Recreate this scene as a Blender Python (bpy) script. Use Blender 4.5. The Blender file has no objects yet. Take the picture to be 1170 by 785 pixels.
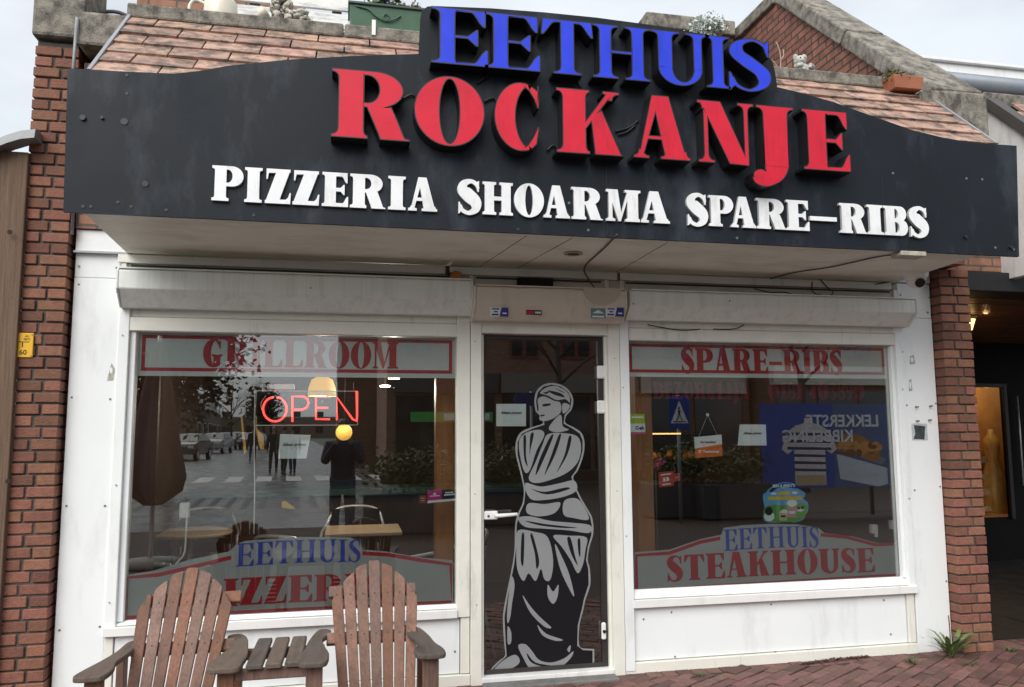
import bpy, bmesh, math, random
from mathutils import Vector, Matrix
from mathutils.geometry import delaunay_2d_cdt
random.seed(7)
SC = bpy.context.scene
COL = SC.collection
rad = math.radians

# ---------------------------------------------------------------- camera, sky, sun, exposure
F, PCX, PCY = 900.0, 585.0, 392.5            # focal length in photo pixels (photo is 1170 wide)
YAW, PITCH, ROLL = rad(11.87), rad(6.2), rad(-0.29)
CAMP = Vector((0.0, -5.161, 1.62))
_f = Vector((math.sin(YAW)*math.cos(PITCH), math.cos(YAW)*math.cos(PITCH), math.sin(PITCH)))
_r = Vector((math.cos(YAW), -math.sin(YAW), 0)); _u = _r.cross(_f)
RX = _r*math.cos(ROLL) + _u*math.sin(ROLL); UX = _u*math.cos(ROLL) - _r*math.sin(ROLL)
cam = bpy.data.cameras.new('camera'); camo = bpy.data.objects.new('camera', cam); COL.objects.link(camo)
cam.sensor_width = 36; cam.lens = 36*F/1170; cam.clip_start = 0.01; cam.clip_end = 3000
M4 = Matrix((RX, UX, -_f)).transposed().to_4x4(); M4.translation = CAMP
camo.matrix_world = M4
SC.camera = camo

SUN_EL, SUN_AZ = 42, 212        # azimuth measured from +y clockwise: the sun is behind the camera
w = bpy.data.worlds.new('World'); SC.world = w; w.use_nodes = True
nt = w.node_tree; nt.nodes.clear()
def N(nt, t, **k):
    n = nt.nodes.new(t)
    for a, b in k.items(): setattr(n, a, b)
    return n
sky = N(nt, 'ShaderNodeTexSky', sky_type='NISHITA', sun_disc=False)
sky.sun_elevation = rad(SUN_EL); sky.sun_rotation = rad(SUN_AZ); sky.air_density = 1.0; sky.dust_density = 3.0; sky.ozone_density = 1.0
hs = N(nt, 'ShaderNodeHueSaturation'); hs.inputs['Saturation'].default_value = .45
nt.links.new(sky.outputs[0], hs.inputs['Color'])
tc = N(nt, 'ShaderNodeTexCoord'); mp = N(nt, 'ShaderNodeMapping'); mp.inputs['Scale'].default_value = (1.2, 1.2, 3.0)
nz = N(nt, 'ShaderNodeTexNoise'); nz.inputs['Scale'].default_value = 1.6; nz.inputs['Detail'].default_value = 7; nz.inputs['Roughness'].default_value = .5
cr = N(nt, 'ShaderNodeValToRGB'); cr.color_ramp.elements[0].position = .3; cr.color_ramp.elements[1].position = .72
cr.color_ramp.elements[0].color = (.40, .40, .40, 1); cr.color_ramp.elements[1].color = (.95, .95, .95, 1)
mx = N(nt, 'ShaderNodeMix', data_type='RGBA'); mx.inputs['B'].default_value = (8.6, 9.15, 9.7, 1)
bg = N(nt, 'ShaderNodeBackground'); bg.inputs['Strength'].default_value = .093
wo = N(nt, 'ShaderNodeOutputWorld')
nt.links.new(tc.outputs['Generated'], mp.inputs[0]); nt.links.new(mp.outputs[0], nz.inputs['Vector'])
nt.links.new(nz.outputs['Fac'], cr.inputs[0]); nt.links.new(cr.outputs[0], mx.inputs['Factor'])
nt.links.new(hs.outputs[0], mx.inputs['A']); nt.links.new(mx.outputs['Result'], bg.inputs['Color']); nt.links.new(bg.outputs[0], wo.inputs[0])
sl = bpy.data.lights.new('sun', 'SUN'); sl.energy = 2.0; sl.angle = rad(50); sl.color = (1, .97, .92)
so = bpy.data.objects.new('sun', sl); COL.objects.link(so)
_sd = Vector((math.sin(rad(SUN_AZ))*math.cos(rad(SUN_EL)), math.cos(rad(SUN_AZ))*math.cos(rad(SUN_EL)), math.sin(rad(SUN_EL))))
so.rotation_euler = _sd.to_track_quat('Z', 'Y').to_euler()
SC.view_settings.view_transform = 'Standard'; SC.view_settings.look = 'None'
SC.view_settings.exposure = 0.52; SC.view_settings.gamma = 1
SC.cycles.max_bounces = 8; SC.cycles.transparent_max_bounces = 16

# ---------------------------------------------------------------- measuring: photo pixel -> point of a plane
def ray(px, py): return _f + RX*((px-PCX)/F) - UX*((py-PCY)/F)
def at(px, py, Y=0.0):
    d = ray(px, py); p = CAMP + d*((Y-CAMP.y)/d.y); return p
def xz(px, py, Y=0.0):
    p = at(px, py, Y); return (p.x, p.z)
def atz(px, py, z):
    d = ray(px, py); p = CAMP + d*((z-CAMP.z)/d.z); return p
def atx(px, py, x):
    d = ray(px, py); p = CAMP + d*((x-CAMP.x)/d.x); return p
def mir(px, py, Y):                # a thing seen mirrored in the panes at virtual depth Y stands at -Y
    p = at(px, py, Y); p.y = -Y; return p

# ---------------------------------------------------------------- materials
MATS = {}
def mat(name, col, rough=.6, var=.12, scale=6.0, bump=0.0, bscale=60, metal=0.0, spec=.5, dirt=None, damt=.5, dscale=(3, 3, .7), dlo=.5, dhi=.75, stretch=None, island=0.0, orand=0.0, coat=0.0, emit=None, trans=0):
    if name in MATS: return MATS[name]
    m = bpy.data.materials.new(name); m.use_nodes = True; nt = m.node_tree
    b = nt.nodes['Principled BSDF']; L = nt.links.new
    b.inputs['Roughness'].default_value = rough; b.inputs['Metallic'].default_value = metal
    b.inputs['Specular IOR Level'].default_value = spec; b.inputs['Coat Weight'].default_value = coat
    tc = N(nt, 'ShaderNodeTexCoord'); mp = N(nt, 'ShaderNodeMapping')
    if stretch: mp.inputs['Scale'].default_value = stretch
    L(tc.outputs['Object'], mp.inputs[0])
    n = N(nt, 'ShaderNodeTexNoise'); n.inputs['Scale'].default_value = scale; n.inputs['Detail'].default_value = 6; n.inputs['Roughness'].default_value = .65
    L(mp.outputs[0], n.inputs['Vector'])
    r = N(nt, 'ShaderNodeMapRange'); r.inputs[1].default_value = .25; r.inputs[2].default_value = .75; r.inputs[3].default_value = 1-var; r.inputs[4].default_value = 1+var
    L(n.outputs['Fac'], r.inputs[0])
    sc = N(nt, 'ShaderNodeVectorMath', operation='SCALE'); sc.inputs[0].default_value = col[:3]
    L(r.outputs[0], sc.inputs['Scale']); out = sc.outputs[0]
    if island:
        g = N(nt, 'ShaderNodeNewGeometry'); r2 = N(nt, 'ShaderNodeMapRange'); r2.inputs[3].default_value = 1-island; r2.inputs[4].default_value = 1+island
        L(g.outputs['Random Per Island'], r2.inputs[0]); s2 = N(nt, 'ShaderNodeVectorMath', operation='SCALE')
        L(out, s2.inputs[0]); L(r2.outputs[0], s2.inputs['Scale'])
        h = N(nt, 'ShaderNodeHueSaturation'); r3 = N(nt, 'ShaderNodeMath', operation='MULTIPLY_ADD'); r3.inputs[1].default_value = .018; r3.inputs[2].default_value = .491
        wn = N(nt, 'ShaderNodeTexWhiteNoise', noise_dimensions='1D'); L(g.outputs['Random Per Island'], wn.inputs['W'])
        L(wn.outputs['Value'], r3.inputs[0]); L(r3.outputs[0], h.inputs['Hue']); L(s2.outputs[0], h.inputs['Color']); out = h.outputs[0]
    if orand:
        oi = N(nt, 'ShaderNodeObjectInfo'); r5 = N(nt, 'ShaderNodeMapRange'); r5.inputs[3].default_value = 1-orand; r5.inputs[4].default_value = 1+orand
        L(oi.outputs['Random'], r5.inputs[0]); s5 = N(nt, 'ShaderNodeVectorMath', operation='SCALE'); L(out, s5.inputs[0]); L(r5.outputs[0], s5.inputs['Scale']); out = s5.outputs[0]
        h5 = N(nt, 'ShaderNodeHueSaturation'); m5 = N(nt, 'ShaderNodeMath', operation='MULTIPLY_ADD'); m5.inputs[1].default_value = .35; m5.inputs[2].default_value = .75; w5 = N(nt, 'ShaderNodeTexWhiteNoise', noise_dimensions='1D'); L(oi.outputs['Random'], w5.inputs['W']); L(w5.outputs['Value'], m5.inputs[0]); L(m5.outputs[0], h5.inputs['Saturation']); L(out, h5.inputs['Color']); out = h5.outputs[0]
    if dirt:
        mp2 = N(nt, 'ShaderNodeMapping'); mp2.inputs['Scale'].default_value = dscale; L(tc.outputs['Object'], mp2.inputs[0])
        n2 = N(nt, 'ShaderNodeTexNoise'); n2.inputs['Scale'].default_value = 2.0; n2.inputs['Detail'].default_value = 9; n2.inputs['Roughness'].default_value = .7
        L(mp2.outputs[0], n2.inputs['Vector'])
        r4 = N(nt, 'ShaderNodeMapRange'); r4.inputs[1].default_value = dlo; r4.inputs[2].default_value = dhi; r4.inputs[4].default_value = damt
        L(n2.outputs['Fac'], r4.inputs[0]); x = N(nt, 'ShaderNodeMix', data_type='RGBA'); x.inputs['B'].default_value = (*dirt, 1)
        L(r4.outputs[0], x.inputs['Factor']); L(out, x.inputs['A']); out = x.outputs['Result']
    L(out, b.inputs['Base Color'])
    if bump:
        n3 = N(nt, 'ShaderNodeTexNoise'); n3.inputs['Scale'].default_value = bscale; n3.inputs['Detail'].default_value = 5
        L(mp.outputs[0], n3.inputs['Vector']); bp = N(nt, 'ShaderNodeBump'); bp.inputs['Strength'].default_value = bump; bp.inputs['Distance'].default_value = .01
        L(n3.outputs['Fac'], bp.inputs['Height']); L(bp.outputs[0], b.inputs['Normal'])
        rr = N(nt, 'ShaderNodeMapRange'); rr.inputs[1].default_value = .3; rr.inputs[2].default_value = .7; rr.inputs[3].default_value = max(0, rough-.12); rr.inputs[4].default_value = min(1, rough+.12)
        L(n.outputs['Fac'], rr.inputs[0]); L(rr.outputs[0], b.inputs['Roughness'])
    if emit:
        b.inputs['Emission Color'].default_value = (*emit[0], 1); b.inputs['Emission Strength'].default_value = emit[1]
    MATS[name] = m; return m
def glassmat(name, refl, tint=(.93, .96, .95), wav=.0):
    m = bpy.data.materials.new(name); m.use_nodes = True; nt = m.node_tree; nt.nodes.clear(); L = nt.links.new
    o = N(nt, 'ShaderNodeOutputMaterial'); t = N(nt, 'ShaderNodeBsdfTransparent'); t.inputs[0].default_value = (*tint, 1)
    g = N(nt, 'ShaderNodeBsdfGlossy'); g.inputs['Roughness'].default_value = 0.0; g.inputs['Color'].default_value = (1, 1, 1, 1)
    f = N(nt, 'ShaderNodeFresnel'); f.inputs['IOR'].default_value = 1.5
    a = N(nt, 'ShaderNodeMath', operation='MULTIPLY'); a.inputs[1].default_value = refl/.04; a.use_clamp = True
    x = N(nt, 'ShaderNodeMixShader'); L(f.outputs[0], a.inputs[0]); L(a.outputs[0], x.inputs[0]); L(t.outputs[0], x.inputs[1]); L(g.outputs[0], x.inputs[2]); L(x.outputs[0], o.inputs[0])
    if wav:
        tc = N(nt, 'ShaderNodeTexCoord'); n = N(nt, 'ShaderNodeTexNoise'); n.inputs['Scale'].default_value = 1.3; n.inputs['Detail'].default_value = 1
        bp = N(nt, 'ShaderNodeBump'); bp.inputs['Strength'].default_value = wav; bp.inputs['Distance'].default_value = .01
        L(tc.outputs['Object'], n.inputs['Vector']); L(n.outputs['Fac'], bp.inputs['Height']); L(bp.outputs[0], g.inputs['Normal'])
    MATS[name] = m; return m

GRIME = (.16, .13, .10)
white = mat('white_paint', (.80, .80, .785), .42, .04, 3, .05, 90, dirt=GRIME, damt=.35, dscale=(4, 4, .8), dlo=.52, dhi=.85)
panelw = mat('white_panel', (.82, .85, .85), .38, .025, 2, .03, 40, dirt=(.28, .28, .28), damt=.32, dscale=(3.0, 3.0, .8), dlo=.53, dhi=.78)
framew = mat('cream_frame', (.77, .76, .69), .45, .06, 5, .08, 80, dirt=(.12, .10, .08), damt=.45, dscale=(5, 5, 1.2), dlo=.56, dhi=.8)
beige = mat('beige_metal', (.68, .62, .52), .45, .05, 3, .04, 60, dirt=(.25, .2, .15), damt=.4, dscale=(6, 6, .5), dlo=.5, dhi=.8)
shutw = mat('shutter_metal', (.80, .84, .80), .4, .05, 3, .04, 50, dirt=(.28, .26, .23), damt=.4, dscale=(9, 9, .5), dlo=.48, dhi=.8)
soffw = mat('soffit_board', (.78, .77, .67), .55, .05, 2.5, .05, 30, dirt=(.22, .17, .12), damt=.45, dscale=(1.2, 3, 3), dlo=.48, dhi=.8)
board = mat('sign_board', (.010, .014, .020), .5, .3, 2.5, .02, 120, dirt=(.085, .10, .125), damt=.6, dscale=(1.5, 1, .55), dlo=.5, dhi=.80, spec=.22)
blackm = mat('black_plastic', (.012, .012, .014), .45, .2)
red = mat('red_acrylic', (.62, .012, .036), .38, .12, 4, .04, 14, coat=.1, spec=.3, dirt=(.22, .01, .02), damt=.45, dscale=(5, 5, 1.5), dlo=.52, dhi=.75)
blue = mat('blue_acrylic', (.02, .05, .70), .38, .12, 4, .04, 14, coat=.1, spec=.3, dirt=(.012, .022, .28), damt=.5, dscale=(5, 5, 1.5), dlo=.5, dhi=.75)
wlet = mat('white_letter', (.82, .83, .84), .4, .05, 12, .05, 60, dirt=(.34, .32, .29), damt=.5, dscale=(6, 6, 2), dlo=.5, dhi=.75)
brick = mat('facing_brick', (.205, .088, .057), .85, .3, 30, .5, 90, island=.33, dirt=(.06, .05, .045), damt=.35, dscale=(9, 9, 9), dlo=.52, dhi=.72)
mortar = mat('dark_mortar', (.085, .075, .065), .95, .3, 40, .4, 120)
paver = mat('paving_brick', (.15, .070, .060), .72, .35, 25, .6, 80, island=.38, dirt=(.05, .052, .034), damt=.65, dscale=(5, 5, 5), dlo=.48, dhi=.7)
sand = mat('joint_sand', (.05, .042, .035), .95, .3, 40, .3, 120)
stone = mat('weathered_stone', (.27, .245, .205), .9, .3, 14, .6, 70, dirt=(.045, .042, .036), damt=.85, dscale=(5, 5, 4), dlo=.42, dhi=.62)
roofti = mat('clay_tile', (.40, .25, .185), .55, .35, 9, .3, 60, island=.2, dirt=(.06, .05, .043), damt=.85, dscale=(4.5, 4.5, 7), dlo=.45, dhi=.60)
lead = mat('lead_flashing', (.33, .34, .36), .45, .15, 5, .15, 30, metal=.3)
wood = mat('red_teak', (.205, .096, .060), .55, .42, 4, .4, 30, stretch=(26, 26, 1.3), orand=.2, dirt=(.07, .042, .03), damt=.7, dscale=(9, 9, 1.6), dlo=.48, dhi=.7)
greyw = mat('weathered_teak', (.135, .10, .08), .72, .35, 5, .4, 36, stretch=(26, 1.6, 26), orand=.25, dirt=(.03, .028, .022), damt=.7, dscale=(9, 2, 9), dlo=.48, dhi=.7)
orangew = mat('varnished_pine', (.36, .15, .05), .4, .25, 4, .1, 30, stretch=(12, 12, .7))
darkw = mat('dark_oak', (.055, .032, .02), .5, .3, 4, .15, 30, stretch=(9, 9, .7))
fencew = mat('fence_wood', (.15, .095, .06), .8, .5, 4, .6, 40, stretch=(26, 26, .7), orand=.2)
alu = mat('brushed_aluminium', (.78, .78, .79), .3, .05, 9, metal=.55)
wick = mat('dark_wicker', (.03, .022, .018), .7, .4, 60, .5, 120)
tabt = mat('table_laminate', (.58, .43, .29), .4, .15, 6)
zinc = mat('zinc', (.27, .28, .29), .6, .3, 8, .4, 25, metal=.3)
grey_d = mat('grey_vinyl', (.44, .46, .46), .35, .03, 3)
red_d = mat('dark_red_vinyl', (.46, .008, .025), .35, .05, 3)
blue_d = mat('blue_vinyl', (.02, .07, .50), .35, .05, 3)
black_d = mat('black_vinyl', (.006, .006, .009), .35, .1, 3)
silv_d = mat('light_grey_vinyl', (.66, .675, .675), .35, .03, 3)
paper = mat('white_paper', (.80, .82, .83), .8, .03, 6, .1, 9)
ink = mat('black_ink', (.03, .03, .03), .7, .1)
yell = mat('yellow_enamel', (.75, .42, .01), .4, .08, 12)
orange_p = mat('orange_print', (.75, .16, .03), .5, .05)
screwm = mat('dull_screw', (.22, .22, .22), .4, .2, metal=.7)
glass = glassmat('window_glass', .112, wav=.008)
green_l = mat('leaf_green', (.075, .11, .035), .6, .35, 8, island=.4)
concrete = mat('concrete', (.33, .31, .28), .9, .2, 6, .3, 60)

# ---------------------------------------------------------------- mesh builder and objects
ORG = {}
class MB:
    def __init__(s): s.v = []; s.f = []; s.m = []; s.mi = 0; s.sm = []; s.s = False
    def quad(s, a, b, c, d): s.poly([a, b, c, d])
    def poly(s, pts):
        k = len(s.v); s.v += [tuple(p) for p in pts]; s.f.append(tuple(range(k, k+len(pts)))); s.m.append(s.mi); s.sm.append(s.s)
    def hull(s, a, b):             # two matching rings joined and capped
        k = len(s.v); n = len(a); s.v += [tuple(p) for p in a] + [tuple(p) for p in b]
        fs = [tuple(range(k+n-1, k-1, -1)), tuple(range(k+n, k+2*n))] + [(k+i, k+(i+1) % n, k+n+(i+1) % n, k+n+i) for i in range(n)]
        s.f += fs; s.m += [s.mi]*len(fs); s.sm += [False, False]+[s.s]*n
    def box(s, x0, x1, y0, y1, z0, z1):
        s.hull([(x0, y0, z0), (x1, y0, z0), (x1, y1, z0), (x0, y1, z0)], [(x0, y0, z1), (x1, y0, z1), (x1, y1, z1), (x0, y1, z1)])
    def obox(s, o, ax, ay, az):    # oriented box from a corner and three edge vectors
        o = Vector(o); ax, ay, az = Vector(ax), Vector(ay), Vector(az)
        a = [o, o+ax, o+ax+ay, o+ay]; s.hull(a, [p+az for p in a])
    def prism(s, pts, d):
        d = Vector(d); a = [Vector(p) for p in pts]; s.hull(a, [p+d for p in a])
    def xprof(s, prof, x0, x1): s.prism([(x0, y, z) for y, z in prof], (x1-x0, 0, 0))   # (y,z) profile swept along x
    def rings(s, R, cap=True, closed=False):
        k = len(s.v); n = len(R[0])
        for r in R: s.v += [tuple(p) for p in r]
        for j in range(len(R)-1 + (1 if closed else 0)):
            for i in range(n):
                j2 = (j+1) % len(R)
                s.f.append((k+j*n+i, k+j*n+(i+1) % n, k+j2*n+(i+1) % n, k+j2*n+i)); s.m.append(s.mi); s.sm.append(s.s)
        if cap and not closed:
            s.f.append(tuple(range(k+n-1, k-1, -1))); s.f.append(tuple(range(k+(len(R)-1)*n, k+len(R)*n))); s.m += [s.mi]*2; s.sm += [False]*2
    def tube(s, pts, r, n=8):
        pts = [Vector(p) for p in pts]; rr = r if isinstance(r, (list, tuple)) else [r]*len(pts)
        R = []; up = None
        for i, p in enumerate(pts):
            t = (pts[min(i+1, len(pts)-1)] - pts[max(i-1, 0)]).normalized()
            if up is None: up = Vector((0, 0, 1)) if abs(t.z) < .9 else Vector((1, 0, 0))
            a = t.cross(up).normalized(); b = a.cross(t).normalized(); up = b
            R.append([p + (a*math.cos(q)+b*math.sin(q))*rr[i] for q in [2*math.pi*j/n for j in range(n)]])
        o = s.s; s.s = True; s.rings(R); s.s = o
    def lathe(s, c, prof, n=20, cap=True):
        c = Vector(c); o = s.s; s.s = True
        s.rings([[c+Vector((r*math.cos(2*math.pi*j/n), r*math.sin(2*math.pi*j/n), z)) for j in range(n)] for r, z in prof], cap); s.s = o
    def blob(s, c, r, n=10, jit=0.0):
        c = Vector(c); r = r if isinstance(r, (tuple, list)) else (r, r, r); o = s.s; s.s = True
        R = []
        for i in range(1, n):
            ph = math.pi*i/n
            R.append([c+Vector((r[0]*math.sin(ph)*math.cos(q), r[1]*math.sin(ph)*math.sin(q), -r[2]*math.cos(ph)))*1.0 + Vector([random.uniform(-jit, jit) for _ in range(3)]) for q in [2*math.pi*j/(n+2) for j in range(n+2)]])
        s.rings(R); s.s = o
    def build(s, name, mats, parent=None, bev=0.0, seg=1):
        me = bpy.data.meshes.new(name); ob = bpy.data.objects.new(name, me); COL.objects.link(ob)
        o = ORG.get(parent.name, Vector((0, 0, 0))) if parent else Vector((0, 0, 0))
        me.from_pydata([(x-o.x, y-o.y, z-o.z) for x, y, z in s.v], [], s.f)
        for m in (mats if isinstance(mats, (list, tuple)) else [mats]): me.materials.append(m)
        for p, mi, sm in zip(me.polygons, s.m, s.sm): p.material_index = mi; p.use_smooth = sm
        bm = bmesh.new(); bm.from_mesh(me); bmesh.ops.recalc_face_normals(bm, faces=bm.faces); bm.to_mesh(me); bm.free()
        if parent: ob.parent = parent
        ORG[ob.name] = o
        if bev:
            b = ob.modifiers.new('bevel', 'BEVEL'); b.width = bev; b.segments = seg; b.limit_method = 'ANGLE'; b.angle_limit = rad(40); b.harden_normals = False
        return ob
def tag(o, label=None, cat=None, group=None, kind=None):
    if label: o['label'] = label
    if cat: o['category'] = cat
    if group: o['group'] = group
    if kind: o['kind'] = kind
    return o
def thing(name, label, cat, loc=(0, 0, 0), group=None):
    o = bpy.data.objects.new(name, None); COL.objects.link(o); o.location = loc; o.empty_display_size = .1
    ORG[o.name] = Vector(loc); return tag(o, label, cat, group)
def dup(root, loc, rz=None, label=None, scale=None):
    def cp(o, par):
        c = o.copy(); COL.objects.link(c)
        if par: c.parent = par
        for ch in o.children: cp(ch, c)
        return c
    kids = list(root.children)
    r = root.copy(); COL.objects.link(r); r.location = loc
    for k in kids: cp(k, r)
    if rz is not None: r.rotation_euler = (0, 0, rz)
    if scale: r.scale = (scale,)*3
    if label: r['label'] = label
    return r
def setmat(root, old, new):       # give a copied thing its own paint
    for o in [root]+list(root.children_recursive):
        if o.type == 'MESH':
            for s_ in range(len(o.material_slots)):
                if o.material_slots[s_].material == old:
                    o.material_slots[s_].link = 'OBJECT'; o.material_slots[s_].material = new

# ---------------------------------------------------------------- flat outlines: boolean union of polygons, later ones win
def cdt(polys):
    """polys: list of (value, pts); returns verts2d, list of (tri, value); value None cuts a hole"""
    V = []; Fc = []
    for val, pts in polys:
        if sum(a[0]*b[1]-b[0]*a[1] for a, b in zip(pts, pts[1:]+pts[:1])) < 0: pts = pts[::-1]
        k = len(V); V += [Vector(p) for p in pts]; Fc.append(list(range(k, k+len(pts))))
    vo, eo, fo, ov, oe, of = delaunay_2d_cdt(V, [], Fc, 1, 1e-6)
    out = []
    for f, src in zip(fo, of):
        if not src: continue
        val = polys[max(src)][0]
        if val is not None: out.append((f, val))
    return vo, out
def flat(name, polys, Y, mats, parent=None, thick=0.0, inset=0.0, side=None):
    """polygons in (x,z) on the plane y=Y facing the street; values are material indices"""
    vo, fo = cdt(polys)
    o = ORG.get(parent.name, Vector((0, 0, 0))) if parent else Vector((0, 0, 0))
    bm = bmesh.new(); vs = [bm.verts.new((p.x-o.x, Y-o.y, p.y-o.z)) for p in vo]
    for f, val in fo:
        try: q = bm.faces.new([vs[i] for i in f])
        except ValueError: continue
        q.material_index = val
    bmesh.ops.delete(bm, geom=[v for v in bm.verts if not v.link_faces], context='VERTS')
    bm.normal_update()
    for q in bm.faces:
        if q.normal.y > 0: q.normal_flip()
    front = list(bm.faces)
    if thick:
        r = bmesh.ops.extrude_face_region(bm, geom=front)   # the copy becomes the front; the old faces are the back
        nf = [g for g in r['geom'] if isinstance(g, bmesh.types.BMFace)]
        bmesh.ops.translate(bm, verts=list({v for q in nf for v in q.verts}), vec=(0, -thick, 0))
        nfs = set(nf)
        for q in bm.faces:
            if q not in nfs: q.material_index = side if side is not None else q.material_index
        if inset:
            rr = bmesh.ops.inset_region(bm, faces=nf, thickness=inset, use_even_offset=True)
            for q in rr['faces']: q.material_index = side
        bmesh.ops.recalc_face_normals(bm, faces=bm.faces)
    me = bpy.data.meshes.new(name); bm.to_mesh(me); bm.free()
    for m in (mats if isinstance(mats, (list, tuple)) else [mats]): me.materials.append(m)
    ob = bpy.data.objects.new(name, me); COL.objects.link(ob); ORG[ob.name] = o
    if parent: ob.parent = parent
    return ob
def px2(pts, Y): return [xz(a, b, Y) for a, b in pts]
def rect2(x0, x1, z0, z1): return [(x0, z0), (x1, z0), (x1, z1), (x0, z1)]
def ell(cx, cy, rx, ry, n=36, a0=0, a1=360):
    full = abs(a1-a0) >= 360
    k = n if full else n+1
    return [(cx+rx*math.cos(rad(a0+(a1-a0)*i/n)), cy+ry*math.sin(rad(a0+(a1-a0)*i/n))) for i in range(k)]
def smooth(P, n=6, closed=False):
    out = []; m = len(P)
    rng = range(m if closed else m-1)
    for i in rng:
        p0 = P[(i-1) % m] if closed else P[max(i-1, 0)]; p1 = P[i]; p2 = P[(i+1) % m]; p3 = P[(i+2) % m] if closed else P[min(i+2, m-1)]
        for j in range(n):
            t = j/n
            out.append(tuple(.5*((2*b)+(-a+c)*t+(2*a-5*b+4*c-d)*t*t+(-a+3*b-3*c+d)*t**3) for a, b, c, d in zip(p0, p1, p2, p3)))
    if not closed: out.append(tuple(P[-1]))
    return out
def stroke(P, n=6):               # P: (x, y, width) -> outline of a stroke of changing width
    Q = smooth(P, n); L = []; R = []
    for i, (x, y, wd) in enumerate(Q):
        a = Q[max(i-1, 0)]; b = Q[min(i+1, len(Q)-1)]; dx, dy = b[0]-a[0], b[1]-a[1]; l = math.hypot(dx, dy) or 1
        L.append((x-dy/l*wd/2, y+dx/l*wd/2)); R.append((x+dy/l*wd/2, y-dx/l*wd/2))
    return L + R[::-1]

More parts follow.
